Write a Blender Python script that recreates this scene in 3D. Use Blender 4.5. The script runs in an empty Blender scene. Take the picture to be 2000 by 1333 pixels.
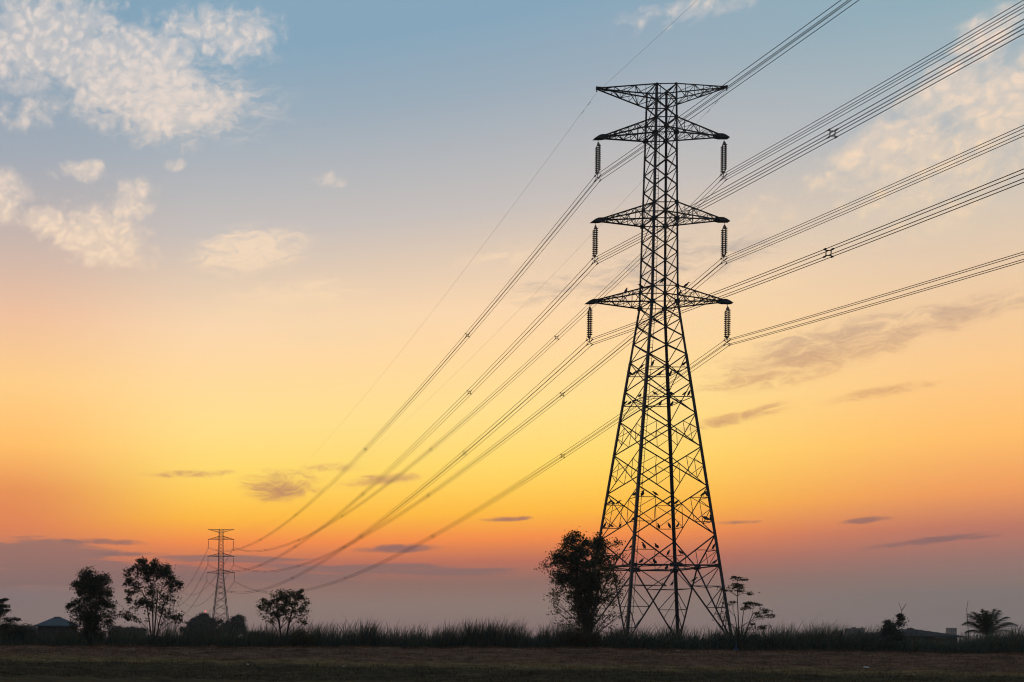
import bpy, math, random
import numpy as np
from mathutils import Vector, Matrix

R = math.radians
random.seed(7)
rng = np.random.default_rng(11)
SC = bpy.context.scene
COL = SC.collection

# ------------------------------------------------------------------ camera
F, PX, PY, ROLL = 2130.0, 114.0, 1245.0, R(.5)     # focal length and view axis in 2000 px units
CAMZ = 2.2
cam = bpy.data.cameras.new('camera')
cam_ob = bpy.data.objects.new('camera', cam)
COL.objects.link(cam_ob)
cam.sensor_fit = 'HORIZONTAL'
cam.sensor_width = 36
cam.lens = 36 * F / 2000
cam.shift_x = (1000 - PX) / 2000
cam.shift_y = (PY - 666.5) / 2000
cam.clip_start = .1
cam.clip_end = 20000
cam_ob.matrix_world = Matrix.Translation((0, 0, CAMZ)) @ Matrix.Rotation(R(90), 4, 'X') @ Matrix.Rotation(ROLL, 4, 'Z')
SC.camera = cam_ob
SC.view_settings.view_transform = 'Standard'
SC.view_settings.look = 'None'
SC.view_settings.gamma = 1
SC.view_settings.exposure = 0


def unroll(x, y):
    dx, dy = x - PX, y - PY
    return dx * math.cos(ROLL) + dy * math.sin(ROLL), -dx * math.sin(ROLL) + dy * math.cos(ROLL)


def at(x, y, Y):
    """survey point: sight line (x, y) at the distance Y"""
    u, v = unroll(x, y)
    return Vector((u * Y / F, Y, CAMZ - v * Y / F))


def azel(x, y):
    u, v = unroll(x, y)
    u /= F; v = -v / F
    return math.degrees(math.atan(u)), math.degrees(math.atan(v / math.sqrt(1 + u * u)))


def lin(c):
    return tuple((v / 255 / 12.92 if v <= 10.3 else ((v / 255 + .055) / 1.055) ** 2.4) for v in c) + (1.0,)


# ------------------------------------------------------------------ sky
world = bpy.data.worlds.new('World')
SC.world = world
world.use_nodes = True
wt = world.node_tree
wt.nodes.clear()


class NB:
    def __init__(s, tree):
        s.t = tree

    def n(s, kind, **kw):
        nd = s.t.nodes.new(kind)
        for k, v in kw.items():
            setattr(nd, k, v)
        return nd

    def put(s, sock, v):
        if isinstance(v, bpy.types.NodeSocket):
            s.t.links.new(v, sock)
        else:
            sock.default_value = v

    def m(s, op, a, b=None, c=None, clamp=False):
        nd = s.n('ShaderNodeMath', operation=op, use_clamp=clamp)
        for k, v in enumerate((a, b, c)):
            if v is not None:
                s.put(nd.inputs[k], v)
        return nd.outputs[0]

    def rng(s, v, a, b, c=0., d=1., smooth=True):
        nd = s.n('ShaderNodeMapRange', interpolation_type='SMOOTHSTEP' if smooth else 'LINEAR')
        s.put(nd.inputs[0], v)
        for k, q in zip((1, 2, 3, 4), (a, b, c, d)):
            s.put(nd.inputs[k], q)
        return nd.outputs[0]

    def mix(s, f, a, b, blend='MIX'):
        nd = s.n('ShaderNodeMix', data_type='RGBA', blend_type=blend)
        s.put(nd.inputs[0], f); s.put(nd.inputs[6], a); s.put(nd.inputs[7], b)
        return nd.outputs[2]

    def xyz(s, x, y, z):
        nd = s.n('ShaderNodeCombineXYZ')
        for k, v in enumerate((x, y, z)):
            s.put(nd.inputs[k], v)
        return nd.outputs[0]

    def noise(s, vec, scale, detail=4., rough=.55, dist=0.):
        nd = s.n('ShaderNodeTexNoise')
        s.put(nd.inputs['Vector'], vec)
        nd.inputs['Scale'].default_value = scale
        nd.inputs['Detail'].default_value = detail
        nd.inputs['Roughness'].default_value = rough
        nd.inputs['Distortion'].default_value = dist
        return nd.outputs[0]

    def ramp(s, f, stops):
        nd = s.n('ShaderNodeValToRGB')
        el = nd.color_ramp.elements
        stops = sorted(stops)
        while len(el) < len(stops):
            el.new(.5)
        for e, (p, c) in zip(el, stops):
            e.position = p
        for e, (p, c) in zip(el, stops):
            e.color = c
        s.put(nd.inputs[0], f)
        return nd.outputs[0]


W = NB(wt)
tc = W.n('ShaderNodeTexCoord')
sep = W.n('ShaderNodeSeparateXYZ')
wt.links.new(tc.outputs['Generated'], sep.inputs[0])
DEG = 57.29578
AZ = W.m('MULTIPLY', W.m('ARCTAN2', sep.outputs[0], sep.outputs[1]), DEG)
EL = W.m('MULTIPLY', W.m('ARCSINE', sep.outputs[2]), DEG)
AE = W.xyz(AZ, EL, 0.)
E0, E1 = -2., 34.
ELN = W.m('DIVIDE', W.m('SUBTRACT', EL, E0), E1 - E0, clamp=True)


# colours of the clear sky along three bearings, given by sight lines
SKY_MID = [(1000, 20, (136., 168., 190.)), (792, 200, (158.4, 175.0, 188.7)), (1000, 400, (203.5, 195.3, 190.8)), (812, 500, (226.7, 205.0, 184.6)), (1000, 600, (256.6, 220.5, 178.9)), (732, 700, (263.9, 223.5, 166.3)), (1000, 800, (265.8, 231.0, 147.0)), (1032, 850, (267.0, 229.6, 131.0)), (1000, 905, (268.7, 227.2, 110.1)), (1052, 950, (270.7, 216.3, 88.9)), (1000, 1000, (271.1, 197.9, 62.4)), (1032, 1050, (264.4, 150.8, 70.4)), (1000, 1096, (205.3, 118.3, 91.9)), (912, 1136, (160.9, 117.6, 105.0)), (1000, 1180, (155.3, 130.1, 119.0)), (912, 1225, (147.7, 124.1, 119.6))]
SKY_LEFT = [(72, 20, (128.2, 160.8, 183.7)), (72, 300, (165.6, 173.8, 184.5)), (72, 400, (187.6, 180.2, 180.6)), (72, 520, (219.0, 189.8, 172.6)), (72, 620, (246.8, 198.8, 162.5)), (72, 750, (263.3, 212.8, 140.4)), (72, 870, (266.9, 198.4, 106.8)), (72, 960, (244.0, 152.5, 86.9)), (72, 1030, (238.1, 138.0, 86.2)), (72, 1100, (198.5, 126.8, 104.1)), (72, 1160, (142.5, 121.9, 120.6)), (72, 1225, (143.0, 123.0, 118.2))]
SKY_RIGHT = [(1752, 20, (145.9, 176.3, 189.0)), (1912, 200, (180.3, 188.1, 192.8)), (1912, 400, (219.3, 203.8, 186.6)), (1912, 540, (242.2, 209.0, 172.8)), (1912, 720, (263.0, 209.8, 143.8)), (1912, 850, (268.6, 200.5, 111.0)), (1912, 960, (253.7, 164.6, 95.8)), (1912, 1030, (204.8, 126.4, 103.4)), (1912, 1090, (166.7, 122.9, 113.5)), (1862, 1160, (140.7, 127.2, 121.5)), (1862, 1220, (137.2, 125.4, 123.1))]


def skyramp(col):
    return W.ramp(ELN, [((azel(x, y)[1] - E0) / (E1 - E0), lin(c)) for x, y, c in col])


sky = W.mix(W.rng(AZ, -3., 9.), skyramp(SKY_LEFT), skyramp(SKY_MID))
sky = W.mix(W.rng(AZ, 26., 41.), sky, skyramp(SKY_RIGHT))

# --- clouds: patches given by the sight lines to their middles and their spread
def patch(x, y, rx, ry, rot=0., soft=0.):
    a, e = azel(x, y)
    a1 = (azel(x + rx, y)[0] - azel(x - rx, y)[0]) / 2
    e1 = (azel(x, y - ry)[1] - azel(x, y + ry)[1]) / 2
    mp = W.n('ShaderNodeMapping', vector_type='TEXTURE')
    W.put(mp.inputs[0], AE)
    mp.inputs['Location'].default_value = (a, e, 0)
    mp.inputs['Rotation'].default_value = (0, 0, R(rot))
    mp.inputs['Scale'].default_value = (a1, e1, 1)
    ln = W.n('ShaderNodeVectorMath', operation='LENGTH')
    W.put(ln.inputs[0], mp.outputs[0])
    return W.rng(ln.outputs['Value'], 1.15, .1, 0., 1.)


def patches(lst):
    o = None
    for p in lst:
        k = p[5] if len(p) > 5 else 1.
        q = patch(*p[:5])
        if k != 1.:
            q = W.m('MULTIPLY', q, k)
        o = q if o is None else W.m('MAXIMUM', o, q)
    return o


warp = W.noise(AE, .35, 2.)
wv = W.n('ShaderNodeTexNoise')
W.put(wv.inputs['Vector'], AE)
wv.inputs['Scale'].default_value = .8
wv.inputs['Detail'].default_value = 3.
wa = W.n('ShaderNodeVectorMath', operation='MULTIPLY_ADD')
W.put(wa.inputs[0], wv.outputs['Color'])
wa.inputs[1].default_value = (1.1, .9, .0)
W.put(wa.inputs[2], AE)
sx = W.n('ShaderNodeVectorMath', operation='MULTIPLY')
W.put(sx.inputs[0], wa.outputs[0])
sx.inputs[1].default_value = (1., 1.25, 1.)
vor = W.n('ShaderNodeTexVoronoi', feature='SMOOTH_F1')
W.put(vor.inputs['Vector'], sx.outputs[0])
vor.inputs['Scale'].default_value = 1.35
vor.inputs['Smoothness'].default_value = .6
puff = W.m('SUBTRACT', 1., W.m('MULTIPLY', vor.outputs['Distance'], 1.3))
fine = W.m('MULTIPLY_ADD', W.noise(sx.outputs[0], 1.7, 7., .6), 1.7, -.35)
big = W.m('MULTIPLY_ADD', W.noise(sx.outputs[0], .42, 3., .5), 2., -1.)
ln_ = W.m('ADD', W.m('MULTIPLY', puff, .34), W.m('MULTIPLY', fine, .52))
ln_ = W.m('ADD', ln_, W.m('MULTIPLY', big, .30))

LIGHT = [(80, 80, 260, 170, 0, .98), (260, 150, 240, 170, -20, 1.05), (420, 70, 190, 90, -5, .9), (345, 215, 200, 85, 5, 1.05), (60, 220, 110, 60, 0, .6),
         (170, 335, 90, 36, 0, .9), (15, 385, 80, 80, -20, 1.), (110, 440, 140, 48, -14, 1.1), (185, 462, 165, 80, -16, 1.15), (255, 395, 80, 70, 30, .85),
         (345, 322, 45, 22, 0, .6), (640, 352, 70, 34, -15, .5),
         (1920, 80, 140, 80, 25, .9), (1850, 170, 200, 90, 28, .95), (1740, 280, 230, 90, 18, .85), (1950, 220, 170, 150, 0, .95), (1640, 340, 160, 55, 10, .6), (1850, 310, 340, 160, 15, .72),
         (1340, 22, 260, 50, -4, .55), (1480, 420, 180, 60, 5, .45), (1830, 420, 260, 90, 10, .5)]
lm = patches(LIGHT)
la = W.rng(W.m('ADD', ln_, W.m('MULTIPLY', lm, .86)), .58, 1.22)
vor2 = W.n('ShaderNodeTexVoronoi', feature='SMOOTH_F1')
W.put(vor2.inputs['Vector'], sx.outputs[0])
vor2.inputs['Scale'].default_value = 2.1
vor2.inputs['Smoothness'].default_value = .5
grain = W.m('ADD', W.m('SUBTRACT', 1., W.m('MULTIPLY', vor2.outputs['Distance'], 1.3)), W.m('MULTIPLY_ADD', W.noise(sx.outputs[0], 3.2, 5., .6), 1.3, -.65))
la = W.m('MULTIPLY', la, W.rng(grain, .0, .9, .52, 1.))
la = W.m('MULTIPLY', la, W.rng(lm, .0, .4))

# wispy, drawn-out veils
ws = W.n('ShaderNodeVectorMath', operation='MULTIPLY')
W.put(ws.inputs[0], wa.outputs[0])
ws.inputs[1].default_value = (.55, 1.9, 1.)
wisp = W.m('MULTIPLY_ADD', W.noise(ws.outputs[0], 1.15, 8., .68, .6), 2.3, -.65)
VEIL = [(490, 490, 155, 62, 3, 1.), (430, 500, 70, 30, 8, .9), (560, 590, 220, 60, 5, .75), (660, 640, 250, 50, 0, .65), (990, 500, 150, 40, 0, .45),
        (330, 190, 330, 130, -8, .5), (1450, 560, 250, 70, 5, .45), (1340, 640, 180, 60, 5, .4), (1060, 580, 150, 40, 5, .4)]
vm = patches(VEIL)
va = W.m('MULTIPLY', W.rng(W.m('ADD', wisp, W.m('MULTIPLY', vm, .62)), .45, 1.25), W.rng(vm, 0., .6))
va = W.m('MULTIPLY', va, .9)
lcol = W.ramp(ELN, [((e - E0) / (E1 - E0), lin(c)) for e, c in
                    [(8, (255, 222, 150)), (14, (253, 220, 170)), (18, (251, 221, 186)), (22, (243, 220, 200)), (28, (230, 217, 209))]])

DARK = [(1590, 690, 290, 66, 10, .85), (1790, 640, 250, 46, 14, .75), (1500, 735, 190, 22, 6, .8), (1930, 608, 150, 26, 12, .5), (1270, 530, 230, 85, 8, .5), (1420, 500, 170, 70, 10, .42),
        (1080, 565, 150, 40, 5, .45), (1440, 815, 150, 20, 9, .7), (1720, 765, 170, 16, 5, .6),
        (545, 955, 100, 32, -2, .95), (545, 930, 110, 22, 0, .55), (745, 938, 110, 14, 3, .95), (370, 926, 130, 11, 0, .8), (640, 915, 110, 14, 0, .45),
        (775, 1072, 100, 11, 1, 1.2), (988, 1014, 68, 7, 1, 1.1), (1690, 1017, 65, 8, 3, 1.1), (1820, 1056, 170, 9, 6, 1.1), (1430, 1021, 80, 5, 0, .7), (1905, 1050, 60, 6, 3, 1.),
        (200, 1058, 130, 8, -2, 1.), (240, 1083, 100, 7, 0, 1.1)]
dm = patches(DARK)
da = W.m('MULTIPLY', W.rng(W.m('ADD', wisp, W.m('MULTIPLY', dm, .85)), .50, 1.55), W.rng(dm, 0., .35))
da = W.m('MULTIPLY', da, .9)
dcol = W.ramp(ELN, [((e - E0) / (E1 - E0), lin(c)) for e, c in
                    [(2.5, (128, 110, 112)), (4.5, (150, 108, 104)), (6.5, (190, 125, 100)), (8.3, (205, 150, 108)), (11, (226, 172, 120)), (13.5, (202, 170, 146)), (17.5, (186, 176, 170))]])
# low grey bank near the horizon with torn upper edge
BANK = [(50, 1090, 260, 54, 0, 1.15), (330, 1125, 520, 28, 0, 1.), (620, 1112, 380, 18, 0, .7), (880, 1118, 200, 14, 0, .6), (90, 1135, 300, 24, 0, 1.), (430, 1092, 240, 12, -1, .7)]
bm_ = patches(BANK)
bs = W.n('ShaderNodeVectorMath', operation='MULTIPLY')
W.put(bs.inputs[0], AE)
bs.inputs[1].default_value = (.2, 2.4, 1.)
bn = W.m('MULTIPLY_ADD', W.noise(bs.outputs[0], .9, 6., .6, .5), 1.9, -.45)
ba = W.m('MULTIPLY', W.rng(W.m('ADD', bn, W.m('MULTIPLY', bm_, .75)), .66, 1.02), W.rng(bm_, 0., .4))
ba = W.m('MULTIPLY', ba, .72)

sky = W.mix(W.m('MULTIPLY', la, .95), sky, lcol)
sky = W.mix(va, sky, lcol)
sky = W.mix(da, sky, dcol)
sky = W.mix(ba, sky, lin((141, 112, 109)))
# away from the afterglow the dusk sky is blue and much dimmer
zen = W.mix(W.rng(EL, 30., 75.), sky, lin((84, 108, 134)))
ca = W.m('COSINE', W.m('DIVIDE', W.m('SUBTRACT', AZ, 18.), DEG))
flat_ = W.rng(EL, 35., 80., 1., 0.)
back = W.m('MULTIPLY', W.rng(ca, .72, -.35), flat_)
sky = W.mix(back, zen, lin((84, 86, 94)))
bg = W.n('ShaderNodeBackground')
W.put(bg.inputs[0], sky)
bg.inputs[1].default_value = 1.0
out = W.n('ShaderNodeOutputWorld')
wt.links.new(bg.outputs[0], out.inputs[0])

# the last of the sun, low behind the pylon
sun = bpy.data.lights.new('sun', 'SUN')
sun.energy = .12
sun.angle = R(6)
sun.color = (1., .62, .35)
sun_ob = bpy.data.objects.new('sun', sun)
COL.objects.link(sun_ob)
sd = Vector((math.sin(R(18)) * math.cos(R(2)), math.cos(R(18)) * math.cos(R(2)), math.sin(R(2))))
sun_ob.rotation_euler = sd.to_track_quat('Z', 'Y').to_euler()
SC.cycles.filter_width = 1.1
SC.cycles.max_bounces = 6
SC.cycles.volume_bounces = 1
SC.cycles.transparent_max_bounces = 8


# ------------------------------------------------------------------ helpers
def new_mat(name):
    m = bpy.data.materials.new(name)
    m.use_nodes = True
    b = NB(m.node_tree)
    bsdf = m.node_tree.nodes['Principled BSDF']
    return m, b, bsdf


def plain(name, c1, c2=None, rough=.8, scale=3., metal=0., bump=0., bscale=20.):
    m, b, p = new_mat(name)
    geo = b.n('ShaderNodeTexCoord')
    if c2 is None:
        p.inputs['Base Color'].default_value = tuple(c1) + (1,)
    else:
        n = b.noise(geo.outputs['Object'], scale, 5., .6)
        b.put(p.inputs['Base Color'], b.mix(b.rng(n, .35, .65), tuple(c1) + (1,), tuple(c2) + (1,)))
    p.inputs['Roughness'].default_value = rough
    p.inputs['Metallic'].default_value = metal
    if bump:
        bp = b.n('ShaderNodeBump')
        bp.inputs['Strength'].default_value = bump
        b.put(bp.inputs['Height'], b.noise(geo.outputs['Object'], bscale, 5.))
        b.put(p.inputs['Normal'], bp.outputs[0])
    return m


def leafmat(name, c1, c2, trans=.25, scale=1.2):
    m, b, p = new_mat(name)
    geo = b.n('ShaderNodeNewGeometry')
    tco = b.n('ShaderNodeTexCoord')
    n = b.noise(tco.outputs['Object'], scale, 3.)
    f = b.m('ADD', b.m('MULTIPLY', geo.outputs['Random Per Island'], .6), b.m('MULTIPLY', n, .5))
    colr = b.mix(b.rng(f, .2, .9), tuple(c1) + (1,), tuple(c2) + (1,))
    b.put(p.inputs['Base Color'], colr)
    p.inputs['Roughness'].default_value = .6
    tr = b.n('ShaderNodeBsdfTranslucent')
    b.put(tr.inputs[0], b.mix(.5, colr, (.10, .12, .02, 1)))
    mx = b.n('ShaderNodeMixShader')
    mx.inputs[0].default_value = trans
    o = m.node_tree.nodes['Material Output']
    m.node_tree.links.new(p.outputs[0], mx.inputs[1])
    m.node_tree.links.new(tr.outputs[0], mx.inputs[2])
    m.node_tree.links.new(mx.outputs[0], o.inputs[0])
    return m


class MB:
    """collects geometry for ONE mesh"""
    def __init__(s):
        s.v = []; s.f = []

    def add(s, v, f):
        b = len(s.v)
        s.v.extend([tuple(q) for q in v])
        s.f.extend([tuple(i + b for i in q) for q in f])

    def box(s, c, d, rot=None):
        c = Vector(c); x, y, z = (k / 2 for k in d)
        v = [Vector((i, j, k)) for i in (-x, x) for j in (-y, y) for k in (-z, z)]
        if rot:
            v = [rot @ q for q in v]
        s.add([q + c for q in v], [(0, 1, 3, 2), (4, 6, 7, 5), (0, 4, 5, 1), (2, 3, 7, 6), (0, 2, 6, 4), (1, 5, 7, 3)])

    def angle(s, p, q, w, t=None, u=None):
        """steel angle section from p to q; u: direction of the first flange"""
        p, q = Vector(p), Vector(q)
        t = t or w * .22
        d = (q - p).normalized()
        if u is None:
            u = d.cross(Vector((.31, .87, .17)))
        u = Vector(u); u = (u - d * u.dot(d)).normalized()
        n = d.cross(u)
        prof = [(0, 0), (w, 0), (w, t), (t, t), (t, w), (0, w)]
        o = w * .38
        ring = [u * (a - o) + n * (b - o) for a, b in prof]
        v = [p + r for r in ring] + [q + r for r in ring]
        f = [(i, (i + 1) % 6, 6 + (i + 1) % 6, 6 + i) for i in range(6)]
        f += [(5, 4, 3, 2, 1, 0), (6, 7, 8, 9, 10, 11)]
        s.add(v, f)

    def tube(s, pts, rad, seg=6, caps=True):
        pts = [Vector(p) for p in pts]
        if not hasattr(rad, '__len__'):
            rad = [rad] * len(pts)
        ref = None; rings = []
        for i, p in enumerate(pts):
            d = (pts[min(i + 1, len(pts) - 1)] - pts[max(i - 1, 0)]).normalized()
            if ref is None:
                ref = d.cross(Vector((.12, .93, .35))).normalized()
            u = (ref - d * ref.dot(d)).normalized(); ref = u
            n = d.cross(u)
            rings.append([p + (u * math.cos(a) + n * math.sin(a)) * rad[i] for a in (2 * math.pi * k / seg for k in range(seg))])
        v = [q for r in rings for q in r]; f = []
        for i in range(len(pts) - 1):
            for k in range(seg):
                k2 = (k + 1) % seg
                f.append((i * seg + k, i * seg + k2, (i + 1) * seg + k2, (i + 1) * seg + k))
        if caps:
            f.append(tuple(range(seg))[::-1]); f.append(tuple((len(pts) - 1) * seg + k for k in range(seg)))
        s.add(v, f)

    def lathe(s, prof, c=(0, 0, 0), seg=10):
        c = Vector(c); v = []; f = []
        for r, z in prof:
            for k in range(seg):
                a = 2 * math.pi * k / seg
                v.append(c + Vector((r * math.cos(a), r * math.sin(a), z)))
        for i in range(len(prof) - 1):
            for k in range(seg):
                k2 = (k + 1) % seg
                f.append((i * seg + k, i * seg + k2, (i + 1) * seg + k2, (i + 1) * seg + k))
        s.add(v, f)

    def prism(s, poly, a, b, axis=1):
        """polygon (two coords) extruded along an axis from a to b"""
        def P(q, t):
            r = list(q); r.insert(axis, t); return r
        n = len(poly)
        v = [P(q, a) for q in poly] + [P(q, b) for q in poly]
        f = [(i, (i + 1) % n, n + (i + 1) % n, n + i) for i in range(n)] + [tuple(range(n))[::-1], tuple(range(n, 2 * n))]
        s.add(v, f)

    def build(s, name, mat, parent=None, smooth=False):
        me = bpy.data.meshes.new(name)
        me.from_pydata(s.v, [], s.f)
        if smooth:
            me.polygons.foreach_set('use_smooth', [True] * len(me.polygons))
        me.materials.append(mat)
        o = bpy.data.objects.new(name, me)
        COL.objects.link(o)
        if parent:
            o.parent = parent
        return o


def np_mesh(name, verts, faces, mat, parent=None):
    """big triangle / quad meshes from arrays"""
    me = bpy.data.meshes.new(name)
    nf, k = faces.shape
    me.vertices.add(len(verts)); me.vertices.foreach_set('co', verts.astype(np.float32).ravel())
    me.loops.add(nf * k); me.loops.foreach_set('vertex_index', faces.astype(np.int32).ravel())
    me.polygons.add(nf); me.polygons.foreach_set('loop_start', np.arange(0, nf * k, k, dtype=np.int32))
    me.polygons.foreach_set('loop_total', np.full(nf, k, dtype=np.int32))
    me.update(calc_edges=True); me.validate()
    me.materials.append(mat)
    o = bpy.data.objects.new(name, me)
    COL.objects.link(o)
    if parent:
        o.parent = parent
    return o


def tag(o, label=None, cat=None, group=None, kind=None):
    if label: o['label'] = label
    if cat: o['category'] = cat
    if group: o['group'] = group
    if kind: o['kind'] = kind
    return o


def thing(name, loc=(0, 0, 0), rotz=0., **kw):
    o = bpy.data.objects.new(name, None)
    o.empty_display_size = .5
    COL.objects.link(o)
    o.location = loc; o.rotation_euler = (0, 0, rotz)
    return tag(o, **kw)


def kids(o):
    return [c for c in COL.objects if c.parent == o]


def dup(root, loc, rot=None, **kw):
    r = root.copy(); COL.objects.link(r)
    r.location = loc
    if rot is not None:
        r.rotation_euler = rot
    for ch in kids(root):
        c = ch.copy(); COL.objects.link(c); c.parent = r
        for g in kids(ch):
            d = g.copy(); COL.objects.link(d); d.parent = c
    return tag(r, **kw)


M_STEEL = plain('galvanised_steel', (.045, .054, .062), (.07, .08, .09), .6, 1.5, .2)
M_CONC = plain('concrete', (.25, .24, .22), (.33, .32, .3), .9, 2., 0, .3)
M_DISC = plain('glazed_porcelain', (.07, .045, .035), (.10, .065, .05), .3, 4.)
M_WIRE = plain('weathered_aluminium', (.04, .04, .042), (.06, .06, .06), .8, .5)
M_BARK = plain('bark', (.055, .043, .034), (.095, .075, .058), .9, 6., 0, .5, 30.)

# ------------------------------------------------------------------ ground
def ipl(x, xs, ys):
    return np.interp(x, xs, ys)


def foot_y(X):                       # line of the foot of the bank
    return ipl(X, [-20, -4, 60, 120], [75, 74, 66.5, 62])


def ground_h(X, Y):
    """height of the ground relative to the camera"""
    X = np.asarray(X, float); Y = np.asarray(Y, float)
    crest = ipl(X, [-60, -4.5, 15, 35, 55, 75, 140], [-.72, -.70, -.655, -.54, -.585, -.69, -.8])
    fy = foot_y(X)
    hf = ipl(X, [-20, -4, 60, 120], [-1.38, -1.36, -1.74, -1.9])
    cy = 84. + 0 * X
    h = np.where(Y <= fy, hf + (Y - fy) * .052, 0)
    h = np.where((Y <= fy) & (Y < fy - 13), hf - .676, h)
    t = np.clip((Y - fy) / (cy - fy), 0, 1)
    ts = np.where(t < .85, t * (1.06), .901 + (1 - .901) * np.sin(np.clip((t - .85) / .15, 0, 1) * math.pi / 2))
    h = np.where((Y > fy) & (Y <= cy), hf + (crest - hf) * ts, h)
    h = np.where(Y > cy, np.maximum(crest - np.clip(Y - cy - .8, 0, None) * .42, -1.9), h)
    bump = .05 * np.sin(X * 1.7 + Y * .9) * np.sin(Y * 1.3 - X * .6) + .06 * np.sin(X * .53 + 2) * np.sin(Y * .71 + X * .2) + .03 * np.sin(X * 4.1 + Y * 2.2) + .045 * np.sin(Y * 2.9 + 1.4 * np.sin(X * .31)) * np.sin(X * .8 + Y * .4)
    return h + np.where(Y < 90, bump, 0)


xs = np.concatenate([np.array([-3000, -900, -300, -120, -60]), np.arange(-30, 110, .5), np.array([130, 170, 260, 500, 1200, 4000, 8000])])
ys = np.concatenate([np.array([-400, -100, -20, 10, 30, 45, 52]), np.arange(55, 92, .4), np.array([94, 97, 100, 110, 130, 170, 240, 400, 700, 1200, 2500, 6000, 12000])])
gx, gy = np.meshgrid(xs, ys)
gz = CAMZ + ground_h(gx, gy)
nx, ny = len(xs), len(ys)
idx = np.arange(nx * ny).reshape(ny, nx)
gf = np.stack([idx[:-1, :-1], idx[:-1, 1:], idx[1:, 1:], idx[1:, :-1]], -1).reshape(-1, 4)


def grassmat(name, blades):
    m, b, p = new_mat(name)
    geo = b.n('ShaderNodeNewGeometry')
    sp = b.n('ShaderNodeSeparateXYZ')
    b.put(sp.inputs[0], geo.outputs['Position'])
    X, Y = sp.outputs[0], sp.outputs[1]
    pos = geo.outputs['Position']
    n1 = b.noise(pos, .22, 4., .6)
    n2 = b.noise(pos, 1.3, 5., .65)
    # distance from the foot of the bank, uneven
    d = b.m('ADD', b.m('SUBTRACT', Y, b.m('SUBTRACT', 73.5, b.m('MULTIPLY', X, .115))), b.m('MULTIPLY', b.m('SUBTRACT', n1, .5), 5.5))
    brown = b.mix(b.rng(n2, .3, .7), (.115, .058, .034, 1), (.24, .13, .076, 1))
    green = b.mix(b.rng(n2, .32, .72), (.030, .027, .011, 1), (.08, .066, .024, 1))
    ochre = b.mix(b.rng(n2, .3, .7), (.15, .10, .040, 1), (.28, .19, .08, 1))
    c = b.mix(b.rng(d, .2, 2.6), ochre, brown)
    c = b.mix(b.rng(d, -4.6, -1.2), green, c)
    st = b.n('ShaderNodeVectorMath', operation='MULTIPLY')
    b.put(st.inputs[0], pos); st.inputs[1].default_value = (.35, 1., 1.)
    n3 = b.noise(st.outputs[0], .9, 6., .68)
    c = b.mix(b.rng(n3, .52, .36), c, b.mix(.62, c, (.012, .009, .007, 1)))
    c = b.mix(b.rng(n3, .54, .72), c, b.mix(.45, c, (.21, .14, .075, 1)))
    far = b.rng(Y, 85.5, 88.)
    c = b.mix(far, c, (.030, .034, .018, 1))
    if blades:
        c = b.mix(b.m('MULTIPLY', geo.outputs['Random Per Island'], .5), c, b.mix(.5, c, (.17, .13, .065, 1)))
    b.put(p.inputs['Base Color'], c)
    p.inputs['Roughness'].default_value = .95
    p.inputs['Specular IOR Level'].default_value = .1
    if blades:
        tr = b.n('ShaderNodeBsdfTranslucent'); b.put(tr.inputs[0], c)
        mx = b.n('ShaderNodeMixShader'); mx.inputs[0].default_value = .45
        o = m.node_tree.nodes['Material Output']
        m.node_tree.links.new(p.outputs[0], mx.inputs[1]); m.node_tree.links.new(tr.outputs[0], mx.inputs[2]); m.node_tree.links.new(mx.outputs[0], o.inputs[0])
    if not blades:
        bp = b.n('ShaderNodeBump')
        bp.inputs['Strength'].default_value = .8
        bp.inputs['Distance'].default_value = .12
        b.put(bp.inputs['Height'], b.noise(pos, 5., 6., .7))
        b.put(p.inputs['Normal'], bp.outputs[0])
    return m


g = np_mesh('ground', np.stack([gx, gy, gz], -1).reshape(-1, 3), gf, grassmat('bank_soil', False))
tag(g, 'low grassy bank and flat field under the power line', 'ground', kind='structure')

# short dry grass on the bank
N = 85000
tx = rng.uniform(-9, 80, N)
ty = np.where(rng.random(N) < .2, rng.uniform(82.8, 84.9, N), rng.uniform(56, 84.4, N))
tz = CAMZ + ground_h(tx, ty)
clump = .5 + .5 * np.sin(tx * .9 + 1.3 * np.sin(ty * .7)) * np.sin(ty * 1.1 + np.sin(tx * .45))
L = rng.uniform(.05, .15, N) * (.6 + .9 * clump)
L *= np.where(rng.random(N) < .012, rng.uniform(1.5, 2.4, N), 1)
an = rng.uniform(0, 6.283, N); wd = rng.uniform(.012, .03, N)
lean = rng.normal(0, .5, (N, 2)) * L[:, None]
v0 = np.stack([tx - np.cos(an) * wd, ty - np.sin(an) * wd, tz - .02], -1)
v1 = np.stack([tx + np.cos(an) * wd, ty + np.sin(an) * wd, tz - .02], -1)
v2 = np.stack([tx + lean[:, 0], ty + lean[:, 1], tz + L], -1)
gv = np.stack([v0, v1, v2], 1).reshape(-1, 3)
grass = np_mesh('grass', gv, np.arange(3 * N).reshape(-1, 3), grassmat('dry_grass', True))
tag(grass, 'short dry brown and green grass covering the low bank', 'grass', kind='stuff')

# ------------------------------------------------------------------ transmission pylon
HB = -1.9                                   # ground at the pylon, relative to the camera
YAW = R(-2.7)
LINE = Vector((math.sin(-YAW), math.cos(YAW), 0))
SPAN = 393.
T0 = Vector((54.56, 100., CAMZ + HB))
LV = [50.80, 49.40, 47.76, 46.37, 44.71, 43.14, 41.56, 39.98, 38.53, 36.96, 35.43, 33.86, 32.38, 30.94, 29.33, 27.68, 26.02, 23.37, 20.59, 17.51, 13.94, 9.58, 6.85]
LV = [h - HB for h in LV]
FOOT = 1.75


def width(z):
    h = z + HB
    if h >= 30.94:
        return 1.77 + (50.8 - h) / (50.8 - 30.94) * (2.30 - 1.77)
    return 2.30 + (30.94 - h) * (7.56 - 2.30) / (30.94 - 6.85)


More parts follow.
